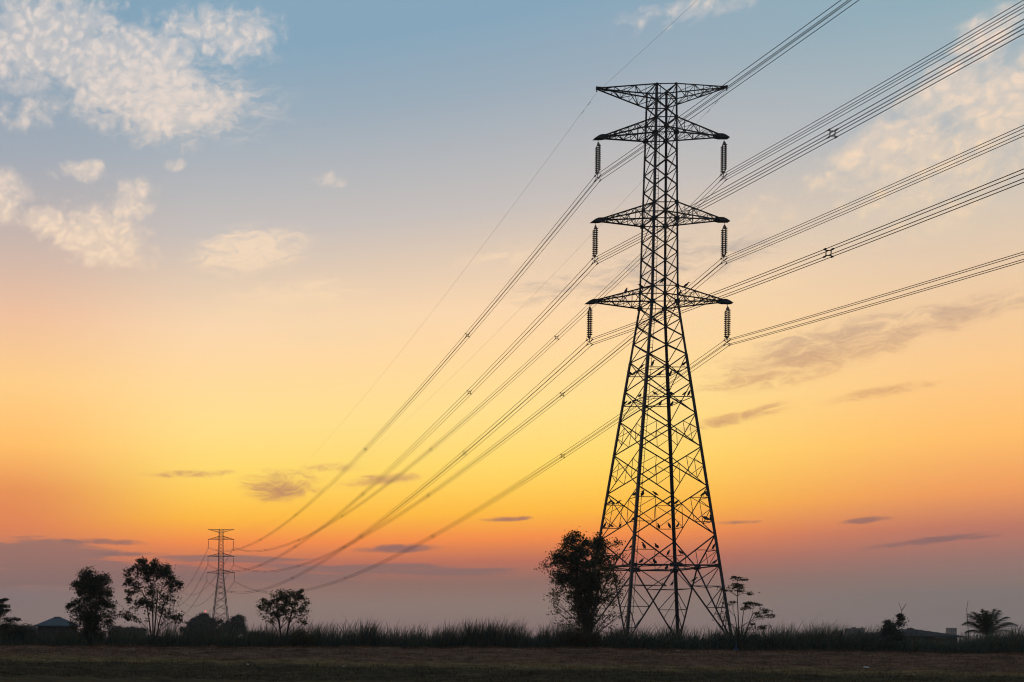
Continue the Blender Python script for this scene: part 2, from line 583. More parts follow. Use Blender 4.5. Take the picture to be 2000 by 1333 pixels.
SG = [(-1, -1), (1, -1), (1, 1), (-1, 1)]


def C(i, z):
    w = width(z) / 2
    return Vector((SG[i][0] * w, SG[i][1] * w, z))


def X4(a, b, c, d):
    """crossing of a-b and c-d (coplanar)"""
    r, s = b - a, d - c
    w = a - c
    A, B, Cc, D, E_ = r.dot(r), r.dot(s), s.dot(s), r.dot(w), s.dot(w)
    t = (B * E_ - Cc * D) / (A * Cc - B * B)
    return a + r * t


ARMS = [(46.30, 5.63, 1, 3, 2), (38.66, 5.77, 3, 8, 7), (31.19, 6.16, 5, 13, 12)]      # tip height, half length, -, bottom level, top level
pylon = thing('transmission_tower', T0, YAW)
for i in range(4):
    mb = MB()
    zs = [FOOT] + LV[::-1]
    sg = Vector((-SG[i][0], 0, 0))
    for za, zb in ((FOOT, LV[-1]), (LV[-1], LV[16]), (LV[16], LV[13]), (LV[13], LV[0] + .05)):
        wdt = .225 if za < LV[16] - .1 else (.178 if za < LV[13] - .1 else .152)
        a, b_ = C(i, za), C(i, zb)
        mb.angle(a, b_, wdt, wdt * .3, sg if (SG[i][0] * SG[i][1] > 0) else Vector((0, -SG[i][1], 0)))
    # step bolts
    z = FOOT + 3
    while z < LV[0]:
        p = C(i, z)
        mb.tube([p, p + Vector((SG[i][0] * .17, 0, 0))], .009, 4)
        z += .4 if i == 2 else 2.1
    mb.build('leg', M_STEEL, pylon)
    ft = MB()
    p = C(i, FOOT)
    ft.lathe([(.0, FOOT + .03), (.33, FOOT + .03), (.36, FOOT - .02), (.42, .2), (.9, .18), (.95, -.4)], (p.x, p.y, 0), 14)
    ft.build('footing', M_CONC, pylon)

ARM_LV = {0, 1, 2, 3, 7, 8, 12, 13}
RING_X = {16: 'x', 17: 'x'}                  # rails through the crossing of these panels
RAILS = []                                   # (face, height) of the rails the birds use


def plate(mb, p, n, s1, s2=None, t=.012):
    """gusset plate at p, normal n"""
    n = Vector(n).normalized()
    u = Vector((0, 0, 1)).cross(n).normalized()
    w = Vector(n).cross(u)
    rot = Matrix((u, n, w)).transposed()
    mb.box(p, (s1, t * 2, s2 or s1), rot)


NORM = [Vector((0, -1, 0)), Vector((1, 0, 0)), Vector((0, 1, 0)), Vector((-1, 0, 0))]
for fc in range(4):
    i, j = fc, (fc + 1) % 4
    mb = MB()
    n = NORM[fc]
    for k in range(len(LV) - 1):
        za, zb = LV[k], LV[k + 1]
        a, b_, c, d = C(i, za), C(j, zb), C(j, za), C(i, zb)
        big = zb < LV[13] - .01
        wd_ = (.104 if big else .09)
        if fc in (1, 3):
            wd_ *= .72
        eps = n * .03
        if k in ARM_LV:
            mb.angle(a, c, .085)
        if k == 21:                          # lowest panel over the belt: V down to the middle of the belt
            mid = (b_ + d) / 2
            mb.angle(a, mid, .12); mb.angle(c, mid, .12)
            for s_, e_ in ((a, d), (c, b_)):
                pm = s_.lerp(mid, .5)
                leg = s_.lerp(e_, .5 * (za - pm.z) / (za - pm.z))
                leg.z = pm.z; q = C(i if s_ is a else j, pm.z)
                mb.angle(q, pm, .06)
                RAILS.append((fc, pm.z))
                e2 = e_.lerp(mid, .5)
                mb.angle(pm, e2, .05)
                mb.angle(q, e2, .05)
            continue
        mb.angle(a + eps, b_ + eps, wd_); mb.angle(c - eps, d - eps, wd_)
        cx = X4(a, b_, c, d)
        if k in (16, 17):
            q1, q2 = C(i, cx.z), C(j, cx.z)
            mb.angle(q1, q2, .075)
            RAILS.append((fc, cx.z))
            plate(mb, cx, n, .3, .3)
        if k in (18, 19, 20):
            for top, bot, ci in ((a, d, i), (c, b_, j)):
                P, Q = top.lerp(cx, .5), bot.lerp(cx, .5)
                Mid = C(ci, cx.z)
                mb.angle(P, Mid, .05); mb.angle(Q, Mid, .05); mb.angle(P, Q, .045)
                if k == 20:
                    mb.angle(C(ci, P.z), P, .06); mb.angle(C(ci, Q.z), Q, .06)
                    RAILS.append((fc, P.z)); RAILS.append((fc, Q.z))
        for p in (a, c):
            s_ = .2 if k not in (2, 7, 12) else .34
            if k in (3, 8, 13):
                s_ = .46
            q = p + Vector((-SG[i if p is a else j][0], -SG[i if p is a else j][1], 0)) * .04
            plate(mb, q + n * .035, n, s_, s_ * .9)
    # belt and legs below it
    zb = LV[-1]
    a, c = C(i, zb), C(j, zb)
    mid = (a + c) / 2
    mb.angle(a, c, .13)
    plate(mb, mid + n * .04 + Vector((0, 0, .02)), n, 1.1, .34)
    plate(mb, mid + n * .045 + Vector((0, 0, .18)), n, .6, .2)
    for p in (a, c):
        plate(mb, p + (mid - p).normalized() * .2 + n * .04, n, .5, .3)
    for p, ci in ((a, i), (c, j)):
        fz = C(ci, FOOT + .1)
        mb.angle(mid, fz, .13)
        hs = [zb - (zb - FOOT) * t for t in (.26, .53, .80)]
        prev = None
        pts = []
        for h_ in hs:
            t = (zb - h_) / (zb - FOOT - .1)
            dg = mid.lerp(fz, t); lg = C(ci, h_)
            mb.angle(lg, dg, .06)
            pts.append((lg, dg))
        mb.angle(p, pts[0][1], .075)
        mb.angle(pts[0][0], pts[1][1], .075)
        mb.angle(pts[1][0], pts[2][1], .075)
        t = .4
        mb.angle(pts[0][0].lerp(pts[1][0], .35), mid.lerp(fz, .66), .05)
        mb.angle(pts[2][0].lerp(fz, .6), mid.lerp(fz, .66), .05)
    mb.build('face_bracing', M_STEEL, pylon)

# plan bracing at belt and at the rails
mb = MB()
zb = LV[-1]
mids = [(C(i, zb) + C((i + 1) % 4, zb)) / 2 for i in range(4)]
for i in range(4):
    mb.angle(mids[i], mids[(i + 1) % 4], .08)
mb.build('plan_bracing', M_STEEL, pylon)
for k in (16, 17):
    cx = X4(C(0, LV[k]), C(1, LV[k + 1]), C(1, LV[k]), C(0, LV[k + 1]))
    mm = [(C(i, cx.z) + C((i + 1) % 4, cx.z)) / 2 for i in range(4)]
    mb = MB()
    for i in range(4):
        mb.angle(mm[i], mm[(i + 1) % 4], .05)
    mb.build('plan_bracing', M_STEEL, pylon)
zl = LV[-1] - (LV[-1] - FOOT) * .26
for i in range(4):
    m0, m1 = (C(i, LV[-1]) + C((i + 1) % 4, LV[-1])) / 2, (C((i + 1) % 4, LV[-1]) + C((i + 2) % 4, LV[-1])) / 2
    ci = (i + 1) % 4
    t = .26
    d0, d1 = m0.lerp(C(ci, FOOT), t), m1.lerp(C(ci, FOOT), t)
    mb = MB()
    mb.angle(d0, d1, .055)
    mb.build('corner_tie', M_STEEL, pylon)

# climbing ladder beside one leg
mb = MB()
LA = []
for z in np.linspace(FOOT + 1, LV[0], 60):
    p = C(0, z)
    LA.append(p)
for off in (.16, .40):
    mb.tube([p + Vector((off, .06, 0)) for p in LA], .022, 4)
z = FOOT + 1
while z < LV[0]:
    p = C(0, z)
    mb.tube([p + Vector((.16, .06, 0)), p + Vector((.40, .06, 0))], .012, 4)
    z += .33
z = FOOT + 2
while z < LV[0]:
    p = C(0, z)
    mb.box(p + Vector((.2, .04, 0)), (.44, .03, .05))
    z += 3.1
mb.build('ladder', M_STEEL, pylon)


def zig(mb, a0, a1, b0, b1, n, w, verticals=True):
    """lacing between the chords a0-a1 and b0-b1"""
    for k in range(1, n + 1):
        t0, t1 = (k - 1) / (n + .6), k / (n + .6)
        if verticals and k <= n:
            mb.angle(a0.lerp(a1, t1), b0.lerp(b1, t1), w * .8)
        if k % 2:
            mb.angle(a0.lerp(a1, t0), b0.lerp(b1, t1), w)
        else:
            mb.angle(b0.lerp(b1, t0), a0.lerp(a1, t1), w)


for side in (-1, 1):
    ci = (0, 3) if side < 0 else (1, 2)
    # arm of the earth wire: flat top chord, rising lower chord
    mb = MB()
    zt, zl = LV[0], LV[1]
    tip = Vector((side * 5.76, 0, 50.86 - HB))
    T = [C(k, zt) for k in ci]; B = [C(k, zl) for k in ci]
    tips = [tip + Vector((0, -.07, 0)), tip + Vector((0, .07, 0))]
    for q in range(2):
        mb.angle(T[q], tips[q], .095); mb.angle(B[q], tips[q] - Vector((0, 0, .05)), .095)
        zig(mb, T[q], tips[q], B[q], tips[q] - Vector((0, 0, .05)), 5, .055)
    zig(mb, T[0], tips[0], T[1], tips[1], 5, .05, False)
    zig(mb, B[0], tips[0], B[1], tips[1], 5, .05)
    mb.prism([(tip.x - side * .55, tip.z - .1), (tip.x + side * .1, tip.z - .1), (tip.x + side * .12, tip.z + .12), (tip.x - side * .35, tip.z + .1)], -.09, .09)
    mb.box(tip + Vector((side * .06, 0, -.06)), (.07, .07, .5))
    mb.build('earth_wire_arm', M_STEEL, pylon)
    for hz, hl, _, kb, kt in ARMS:
        mb = MB()
        z0 = hz - HB
        T = [C(k, LV[kt]) for k in ci]; B = [C(k, LV[kb]) for k in ci]
        tip = Vector((side * (hl - .55), 0, z0 + .06))
        tt = [tip + Vector((0, -.2, .12)), tip + Vector((0, .2, .12))]
        tb = [tip + Vector((0, -.2, -.03)), tip + Vector((0, .2, -.03))]
        for q in range(2):
            mb.angle(T[q], tt[q], .115); mb.angle(B[q], tb[q], .12)
            zig(mb, T[q], tt[q], B[q], tb[q], 5, .06)
        zig(mb, B[0], tb[0], B[1], tb[1], 5, .06)
        zig(mb, T[0], tt[0], T[1], tt[1], 4, .045)
        x0 = side * hl
        mb.prism([(x0 + side * .42, z0 - .12), (x0 + side * .08, z0 + .12), (x0 - side * .2, z0 + .24), (x0 - side * .85, z0 + .26), (x0 - side * .85, z0 - .02), (x0 - side * .4, z0 - .12)], -.24, .24)
        mb.prism([(x0 - side * .12, z0 - .2), (x0 + side * .12, z0 - .2), (x0 + side * .16, z0 - .1), (x0 - side * .16, z0 - .1)], -.03, .03)
        mb.build('cross_arm', M_STEEL, pylon)

pylon.rotation_euler = (0, R(.33), YAW)
tag(pylon, 'tall dark steel lattice pylon standing nearest, with birds on its braces', 'pylon', 'steel lattice pylons of the line')
T1 = T0 + LINE * SPAN + Vector((0, 0, -1.5))
T2 = T0 + LINE * SPAN * 2 + Vector((0, 0, -1.5))
far_pylon = dup(pylon, T1, (0, 0, YAW), label='distant hazy lattice pylon between the bushes on the left', cat='pylon', group='steel lattice pylons of the line')
last_pylon = dup(pylon, T2, (0, 0, YAW), label='faintest, farthest lattice pylon mostly hidden behind the tall open tree', cat='pylon', group='steel lattice pylons of the line')
bpy.context.view_layer.update()
PM = [p.matrix_world.copy() for p in (pylon, far_pylon, last_pylon)]
PM[0] = Matrix.LocRotScale(pylon.location, pylon.rotation_euler, None)
PM[1] = Matrix.LocRotScale(T1, far_pylon.rotation_euler, None)
PM[2] = Matrix.LocRotScale(T2, last_pylon.rotation_euler, None)

# ------------------------------------------------------------------ insulators
INS = 3.55
GAPW = .2285
TWR = ['the nearest pylon', 'the distant pylon by the bushes', 'the farthest pylon behind the tree']
ARMN = ['upper', 'middle', 'lower']
ins = thing('insulator_set')
for s in (-1, 1):
    mb = MB()
    y = s * .25
    prof = [(.012, -.5), (.03, -.52)]
    nd = 14
    z = -.58
    for k in range(nd):
        prof += [(.045, z), (.06, z - .03), (.15, z - .07), (.155, z - .095), (.09, z - .09), (.045, z - .1)]
        z -= .172
    prof += [(.03, z), (.012, z - .04)]
    mb.lathe(prof, (0, y, 0), 10)
    mb.build('disc_string', M_DISC, ins, True)
    zend = z
mb = MB()
mb.tube([(0, 0, .03), (0, 0, -.26)], .022, 6)
mb.prism([(-.07, -.24), (.07, -.24), (.3, -.5), (.3, -.56), (-.3, -.56), (-.3, -.5)], -.014, .014, 0)
for s in (-1, 1):
    mb.tube([(0, s * .25, -.5), (0, s * .25, -.6)], .02, 5)
mb.build('top_yoke', M_STEEL, ins)
mb = MB()
mb.prism([(-.32, zend + .02), (.32, zend + .02), (.32, zend - .06), (.06, zend - .22), (-.06, zend - .22), (-.32, zend - .06)], -.014, .014, 0)
mb.tube([(0, 0, zend - .18), (0, 0, -INS)], .03, 6)
for sx_ in (-1, 1):
    for sz in (-1, 1):
        mb.tube([(0, 0, -INS + .06), (sx_ * .12, 0, -INS + sz * .08), (sx_ * GAPW * .95, 0, -INS + sz * .12 + .06), (sx_ * GAPW, 0, -INS + sz * GAPW + .05)], .026, 6)
    mb.tube([(sx_ * .05, 0, zend - .1), (sx_ * .26, 0, zend - .16), (sx_ * .27, 0, zend - .36)], .02, 5)
mb.build('bundle_yoke', M_STEEL, ins)
for sx_ in (-1, 1):
    for sz in (-1, 1):
        mb = MB()
        mb.tube([(sx_ * GAPW, -.26, -INS + sz * GAPW - .03), (sx_ * GAPW, -.1, -INS + sz * GAPW), (sx_ * GAPW, .1, -INS + sz * GAPW), (sx_ * GAPW, .26, -INS + sz * GAPW - .03)], [.025, .055, .055, .025], 6)
        mb.build('suspension_clamp', M_STEEL, ins)
ATT = {}
first = True
for t in range(3):
    for side in (-1, 1):
        for ai, (hz, hl, *_r) in enumerate(ARMS):
            loc = PM[t] @ Vector((side * hl, 0, hz - HB - .15))
            ATT[t, side, ai] = loc - Vector((0, 0, INS))
            kw = dict(label='double disc insulator string, %s %s arm of %s' % (ARMN[ai], 'left' if side < 0 else 'right', TWR[t]),
                      cat='insulator', group='insulators hanging from the pylon arms')
            if first:
                ins.location = loc; ins.rotation_euler = (0, 0, YAW); tag(ins, **kw); first = False
            else:
                dup(ins, loc, (0, 0, YAW), **kw)
for t in range(3):
    for side in (-1, 1):
        ATT[t, side, 'e'] = PM[t] @ Vector((side * 5.79, 0, 50.86 - HB - .36))
for key in [k for k in ATT if k[0] == 0]:
    ATT[(-1,) + key[1:]] = ATT[key] - LINE * SPAN

# ------------------------------------------------------------------ conductors
def sagged(p, q, sag, n=72):
    o = []
    for k in range(n + 1):
        t = k / n
        r = p.lerp(q, t); r.z -= 4 * sag * t * (1 - t)
        o.append(r)
    return o


spacer_me = None
def spacer_mesh():
    mb = MB()
    a = .15
    for k in range(4):
        p = [(-a, 0, -a), (a, 0, -a), (a, 0, a), (-a, 0, a)]
        mb.tube([p[k], p[(k + 1) % 4]], .032, 6)
        c_ = Vector(p[k]); e_ = Vector((math.copysign(GAPW, p[k][0]), 0, math.copysign(GAPW, p[k][2])))
        mb.tube([c_, e_], .034, 6)
        mb.tube([e_ - Vector((0, .08, 0)), e_ + Vector((0, .08, 0))], .058, 6)
    return mb


SPN = {-1: 'from the nearest pylon out past the frame', 0: 'sagging from the nearest pylon to the distant one', 1: 'sagging on beyond the distant pylon'}
SAG = {-1: 11.4, 0: 12.6, 1: 12.6}
SPACERS = {-1: [.917], 0: [.0916, .233, .412, .568, .745, .898], 1: [.1, .25, .42, .58, .75, .9]}
sp_src = None
for t in (-1, 0, 1):
    for side in (-1, 1):
        for ai in range(3):
            p, q = ATT[t, side, ai], ATT[t + 1, side, ai]
            sag = 10.8 if (t == -1 and side > 0 and ai < 2) else SAG[t]
            b_ = thing('conductor_bundle', p, 0, label='four-cable bundle, %s %s, %s' % (ARMN[ai], 'left' if side < 0 else 'right', SPN[t]),
                       cat='power line', group='four-cable bundles of the power line')
            xdir = Vector((math.cos(YAW), math.sin(YAW), 0))
            for sx_ in (-1, 1):
                for sz in (-1, 1):
                    o_ = xdir * (sx_ * GAPW) + Vector((0, 0, sz * GAPW))
                    mb = MB()
                    mb.tube([r - p + o_ for r in sagged(p, q, sag)], .024, 5)
                    mb.build('cable', M_WIRE, b_, True)
            for s_ in SPACERS[t]:
                if t == -1 and (side > 0 or ai == 0):
                    continue
                s_ = s_ + random.uniform(-.003, .003)
                r = p.lerp(q, s_); r.z -= 4 * sag * s_ * (1 - s_)
                sl = ((q.z - p.z) - 4 * sag * (1 - 2 * s_)) / SPAN
                if sp_src is None:
                    o = spacer_mesh().build('spacer', M_STEEL, b_); sp_src = o
                else:
                    o = sp_src.copy(); COL.objects.link(o); o.parent = b_
                o.location = r - p
                o.rotation_euler = (math.atan(sl), 0, YAW)
        p, q = ATT[t, side, 'e'], ATT[t + 1, side, 'e']
        mb = MB()
        sg_ = 9.3 if t == -1 else 10.5
        mb.tube([r - p for r in sagged(p, q, sg_)], .0085, 5)
        # vibration dampers near the clamp
        if t == 0:
            for s_ in (.004, .0075):
                r = p.lerp(q, s_); r.z -= 4 * sg_ * s_ * (1 - s_) + .08
                mb.tube([r - p - LINE * .22, r - p - LINE * .12, r - p + LINE * .12, r - p + LINE * .22], [.035, .01, .01, .035], 5)
        w_ = mb.build('earth_wire', M_WIRE, None, True)
        w_.location = p
        tag(w_, 'thin topmost earth wire, %s side, %s' % ('left' if side < 0 else 'right', SPN[t]), 'wire', 'thin earth wires along the pylon tops')

# ------------------------------------------------------------------ birds on the nearest pylon
M_BIRD = plain('dark_feathers', (.045, .042, .042), (.09, .085, .08), .8, 9.)


def bird_mesh(kind):
    mb = MB()
    if kind == 0:      # upright, hunched neck
        ax = [(-.17, 0, .02), (-.12, 0, .09), (-.07, 0, .19), (-.01, 0, .31), (.03, 0, .42), (.05, 0, .49), (.075, 0, .535), (.11, 0, .55), (.15, 0, .54), (.26, 0, .50)]
        rd = [.012, .04, .085, .105, .085, .052, .042, .047, .024, .004]
    elif kind == 1:    # leaning forward
        ax = [(-.29, 0, .10), (-.22, 0, .14), (-.12, 0, .21), (0, 0, .30), (.09, 0, .37), (.14, 0, .43), (.17, 0, .475), (.21, 0, .485), (.25, 0, .47), (.35, 0, .43)]
        rd = [.012, .038, .085, .105, .08, .05, .042, .046, .022, .004]
    else:              # stretched neck, looking up
        ax = [(-.2, 0, .06), (-.14, 0, .12), (-.07, 0, .2), (0, 0, .3), (.05, 0, .4), (.07, 0, .5), (.075, 0, .6), (.1, 0, .65), (.14, 0, .66), (.25, 0, .67)]
        rd = [.012, .04, .085, .1, .075, .036, .03, .04, .022, .004]
    mb.tube(ax, rd, 8)
    for s in (-1, 1):
        mb.tube([(-.02, s * .04, .24), (.0, s * .045, .1), (.0, s * .045, 0)], [.022, .011, .009], 5)
        for a in (-.35, .0, .35):
            mb.tube([(.0, s * .045, .006), (.07 * math.cos(a), s * .045 + .07 * math.sin(a), .006)], .007, 4)
        # folded wing along the flank
        m_ = Vector(ax[3]); t_ = Vector(ax[0])
        w = [m_ + Vector((.03, s * .085, .06)), m_ + Vector((-.05, s * .115, -.05)), m_.lerp(t_, .55) + Vector((0, s * .085, 0)), t_ + Vector((-.01, s * .02, -.01))]
        mb.tube(w, [.02, .055, .045, .006], 6)
    return mb


BSRC = [None] * 3
BIRDS = [  # sight lines to the birds' middles, the member they sit on, kind, facing
    ('top of its lowest left arm', [(1223, 568, 'N', 0, 1)]),
    ('corner where its lowest left arm starts', [(1252, 560, 'F', 1, -1)]),
    ('leg above its lowest right arm', [(1294, 549, 'F', 1, 1)]),
    ('lowest right arm', [(1340, 558, 'N', 1, 1), (1328, 573, 'N', 0, 1)]),
    ('near rail of topmost bird level', [(1253, 713, 'L', 1, 1), (1275, 709, 'N', 0, 1), (1336, 712, 'N', 1, 1)]),
    ('far rail of topmost bird level', [(1230.5, 727, 'F', 1, -1), (1239, 728, 'F', 1, 1), (1289, 729, 'F', 1, 1), (1310, 727, 'F', 0, 1)]),
    ('near rail of second bird level', [(1250, 770, 'L', 1, 1), (1279, 768, 'N', 1, -1), (1311, 767, 'N', 1, -1), (1337.5, 768, 'N', 1, 1), (1346, 770, 'N', 0, 1)]),
    ('far rail of second bird level', [(1220.5, 784, 'F', 1, 1), (1229.5, 788, 'F', 1, 1), (1290, 787, 'F', 0, 1), (1313, 785, 'F', 0, 1)]),
    ('near rails of third bird level', [(1240, 964, 'L', 1, 1), (1255.5, 964, 'N', 0, 1), (1279.8, 965.5, 'N', 1, -1), (1374, 962.5, 'N', 1, 1), (1379.5, 964, 'N', 0, -1)]),
    ('far rails of third bird level', [(1191, 976, 'F', 1, 1), (1196.5, 979, 'F', 1, -1), (1207.8, 978, 'F', 1, 1), (1307.5, 977.5, 'F', 1, 1), (1321, 978, 'F', 1, 1)]),
    ('near rails of fourth bird level', [(1238.5, 1012, 'L', 1, 1), (1376.5, 1015, 'N', 1, -1), (1381, 1010.5, 'N', 1, -1), (1388.5, 1011, 'R', 0, -1)]),
    ('far rails of fourth bird level', [(1181.5, 1025.5, 'F', 0, 1), (1193.5, 1025, 'F', 1, -1), (1211.5, 1025.5, 'F', 2, 1), (1286, 1026, 'F', 0, -1), (1307, 1026, 'F', 0, -1), (1324, 1025, 'R', 2, 1)]),
    ('near rail above the wide belt', [(1233.6, 1068, 'L', 1, 1), (1257, 1067, 'N', 0, -1), (1282, 1067, 'N', 1, -1), (1394, 1067, 'N', 0, 1)]),
    ('far rail above the wide belt', [(1305.6, 1078.5, 'F', 0, 1), (1329, 1078.5, 'R', 1, -1)]),
    ('wide belt', [(1231.6, 1096, 'L', 0, 1), (1253, 1096, 'N', 1, 1), (1278, 1097, 'N', 1, -1), (1302.7, 1098, 'F', 0, 1), (1396, 1097, 'N', 1, 1)]),
    ('slanting braces below the belt', [(1297, 1142, 'F', 1, -1), (1313, 1140, 'F', 2, 1), (1356, 1133, 'R', 1, 1)]),
]
PMI = PM[0].inverted()
ORD = ['first', 'second', 'third', 'fourth', 'fifth', 'sixth', 'seventh']
nb = 0
for row, lst in BIRDS:
    lst = sorted(lst)
    for k, (bx, by, pl, kind, face) in enumerate(lst):
        # foot of the bird on the plane of the face it sits on
        eye = PMI @ Vector((0, 0, CAMZ)); tgt = PMI @ at(bx, by + 5.5, 100)
        d = tgt - eye
        f_ = 1.
        for _ in range(12):
            q = eye + d * f_
            w = width(q.z) / 2
            if pl in 'NF':
                f_ *= 1 + ((-w if pl == 'N' else w) - q.y) / d.y * .999
            else:
                f_ = (((-w if pl == 'L' else w)) - eye.x) / d.x
        q = eye + d * f_
        fc = 'NRFL'.index(pl)
        rails = [z for (a, z) in RAILS if a == fc]
        if rails and 'arm' not in row and 'slant' not in row:
            zn = min(rails + [LV[-1]], key=lambda z: abs(z - q.z))
            if abs(zn - q.z) < .6:
                q.z = zn + .03
        wloc = PM[0] @ q
        rot = (0, 0, (0 if face > 0 else math.pi) + random.uniform(-.7, .7))
        where = '' if len(lst) == 1 else ', %s from the left' % ORD[k]
        kw = dict(label='dark bird on nearest pylon, %s%s' % (row, where), cat='bird', group='birds roosting on the nearest pylon')
        if BSRC[kind] is None:
            o = bird_mesh(kind).build('bird', M_BIRD, None, True)
            BSRC[kind] = o
        else:
            o = BSRC[kind].copy(); COL.objects.link(o)
        o.location = wloc; o.rotation_euler = rot
        s_ = random.uniform(.88, 1.05); o.scale = (s_, s_, s_)
        tag(o, **kw)
        nb += 1

# ------------------------------------------------------------------ trees and shrubs
def bez(a, b, c, n):
    return [a * (1 - t) ** 2 + b * 2 * t * (1 - t) + c * t * t for t in (k / n for k in range(n + 1))]


def leaves(pos, size, rnd, flat=0., aspect=.45, droop=0.):
    """one diamond leaf per position"""
    n = len(pos)
    d = rnd.normal(0, 1, (n, 3))
    d[:, 2] = d[:, 2] * (1 - flat) - droop
    d /= np.linalg.norm(d, axis=1)[:, None] + 1e-9
    u = rnd.normal(0, 1, (n, 3))
    if flat:
        u[:, 2] *= (1 - flat)
    u -= d * (u * d).sum(1)[:, None]
    u /= np.linalg.norm(u, axis=1)[:, None] + 1e-9
    s = (size * rnd.uniform(.6, 1.25, n))[:, None]
    a = pos - d * s * .5; c = pos + d * s * .5
    m_ = pos - d * s * .05
    b_ = m_ + u * s * aspect * .5; e_ = m_ - u * s * aspect * .5
    return np.stack([a, b_, c, e_], 1).reshape(-1, 3)


def tree(name, label, cat, base_px, Y, blobs, mleaf, mbark, leaf=.16, dens=1., trunk=.2, stems=None, flat=0., aspect=.45, droop=0., seed=1, group=None, twig=.012, depth=.85, sink=None, cd=9., sgm=1.):
    rnd = np.random.default_rng(seed)
    rs = random.Random(seed)
    b0 = at(base_px[0], base_px[1], Y)
    gz_ = CAMZ + float(ground_h(b0.x, Y)) if sink is None else sink
    root = thing(name, (b0.x, Y, gz_), 0, label=label, cat=cat, group=group)
    org = Vector((b0.x, Y, gz_))
    k = Y / F
    wood = MB()
    LP = []
    stems = stems or [(base_px[0], base_px[1] - 30)]
    stem_tops = []
    for (sx_, sy_) in stems:
        p = at(sx_, sy_, Y + rs.uniform(-.4, .4)) - org
        mid = Vector((p.x * .25, p.y * .3, p.z * .55))
        pts = bez(Vector((rs.uniform(-.05, .05), 0, -.15)), mid, p, 7)
        r0 = trunk / (1 if len(stems) == 1 else 1.5)
        wood.tube(pts, [r0 * (1.25 if i == 0 else 1) * (1 - .5 * i / 7) for i in range(8)], 7)
        stem_tops.append((p, r0 * .5, pts))
    for bl in blobs:
        x, y, rx, ry = bl[:4]
        de = bl[4] if len(bl) > 4 else 1.
        rX, rZ = rx * k, ry * k
        rY = depth * (rX + rZ) / 2 * 1.05
        c = at(x, y, Y + rs.uniform(-.5, .5) * min(rY * 2, 1.6)) - org
        # limb from the closest fitting stem
        sp_, r_, spts = min(stem_tops, key=lambda s: (s[0] - c).length + (2 if s[0].z > c.z else 0))
        frm = spts[-1] if c.z > sp_.z + .2 else spts[max(2, min(7, int(7 * max(.3, (c.z / max(sp_.z, .1)) - .25))))]
        ctl = frm.lerp(c, .45) + Vector((rs.uniform(-.15, .15), rs.uniform(-.1, .1), .12 * (c - frm).length))
        limb = bez(frm, ctl, c, 6)
        rl = min(r_ * .75, .018 + .03 * (rX + rZ))
        wood.tube(limb, [rl * (1 - .72 * i / 6) for i in range(7)], 5)
        area = rX * rZ * 3.14
        ncl = max(4, int(area * cd * max(de, .45)))
        for q in range(ncl):
            v = rnd.normal(0, 1, 3); v /= np.linalg.norm(v)
            rad = rnd.random() ** .42
            cc = np.array(c) + v * rad * np.array([rX, rY, rZ]) * .96
            st = limb[rs.randint(2, 6)]
            cv = Vector(cc)
            if q % 2 == 0 or de < .5:
                md = st.lerp(cv, .55) + Vector((rs.uniform(-.1, .1), rs.uniform(-.1, .1), rs.uniform(-.02, .12)))
                wood.tube(bez(st, md, cv, 3), [twig * 1.3, twig, twig * .8, twig * .5], 3, False)
            nl = int(rnd.uniform(34, 90) * dens * de * (.16 / leaf) ** 1.5)
            if nl < 1:
                continue
            sg = (.13 + .2 * rnd.random() ** 1.5) * sgm
            sgv = np.array([sg, sg, sg * (.75 if not flat else .3)]) * min(1., .45 + (rX + rZ) * .4)
            LP.append(cc + rnd.normal(0, 1, (nl, 3)) * sgv)
    wood.build('trunk', mbark, root, True)
    pos = np.concatenate(LP)
    lv = leaves(pos, leaf, rnd, flat, aspect, droop)
    np_mesh('crown', lv, np.arange(len(lv)).reshape(-1, 4), mleaf, root)
    return root


M_LEAF_A = leafmat('leaf_dark_green', (.022, .032, .014), (.055, .068, .024), .22)
M_LEAF_B = leafmat('leaf_olive', (.034, .042, .015), (.095, .10, .034), .4)
M_LEAF_Y = leafmat('leaf_dry', (.045, .040, .016), (.10, .085, .03), .3)
M_LEAF_D = leafmat('leaf_deep', (.015, .026, .016), (.035, .052, .026), .12)

tree('tree', 'dense bushy tree rising in front of the nearest pylon', 'tree', (1148, 1262), 88.5,
     [(1119, 1050, 20, 12), (1108, 1058, 14, 10), (1168, 1049, 9, 13), (1162, 1062, 16, 14), (1129, 1070, 30, 17, 1.2), (1172, 1073, 17, 18, 1.1), (1196, 1064, 15, 14, .4),
      (1208, 1058, 7, 8, .45), (1083, 1094, 15, 17, 1.1), (1100, 1085, 18, 14), (1137, 1100, 42, 24, 1.3), (1186, 1098, 20, 21, .85), (1062, 1104, 9, 13, .35), (1205, 1088, 10, 14, .4), (1104, 1128, 28, 22, 1.1), (1147, 1135, 38, 26, 1.4),
      (1190, 1128, 20, 24, .8), (1085, 1125, 14, 18, .4), (1094, 1158, 24, 26, .5), (1141, 1170, 34, 30, 1.3), (1188, 1168, 24, 28, .55), (1212, 1150, 10, 26, .22), (1082, 1178, 17, 26, .3),
      (1092, 1198, 24, 16, .25), (1147, 1205, 26, 24, 1.1), (1192, 1200, 24, 22, .3), (1118, 1215, 20, 16, .5), (1180, 1222, 18, 14, .35), (1145, 1238, 26, 20, 1.), (1108, 1235, 18, 14, .4), (1215, 1200, 14, 14, .12)],
     M_LEAF_B, M_BARK, leaf=.19, dens=1.15, depth=.7, trunk=.22, stems=[(1140, 1120), (1152, 1105), (1128, 1150), (1168, 1150)], seed=3)
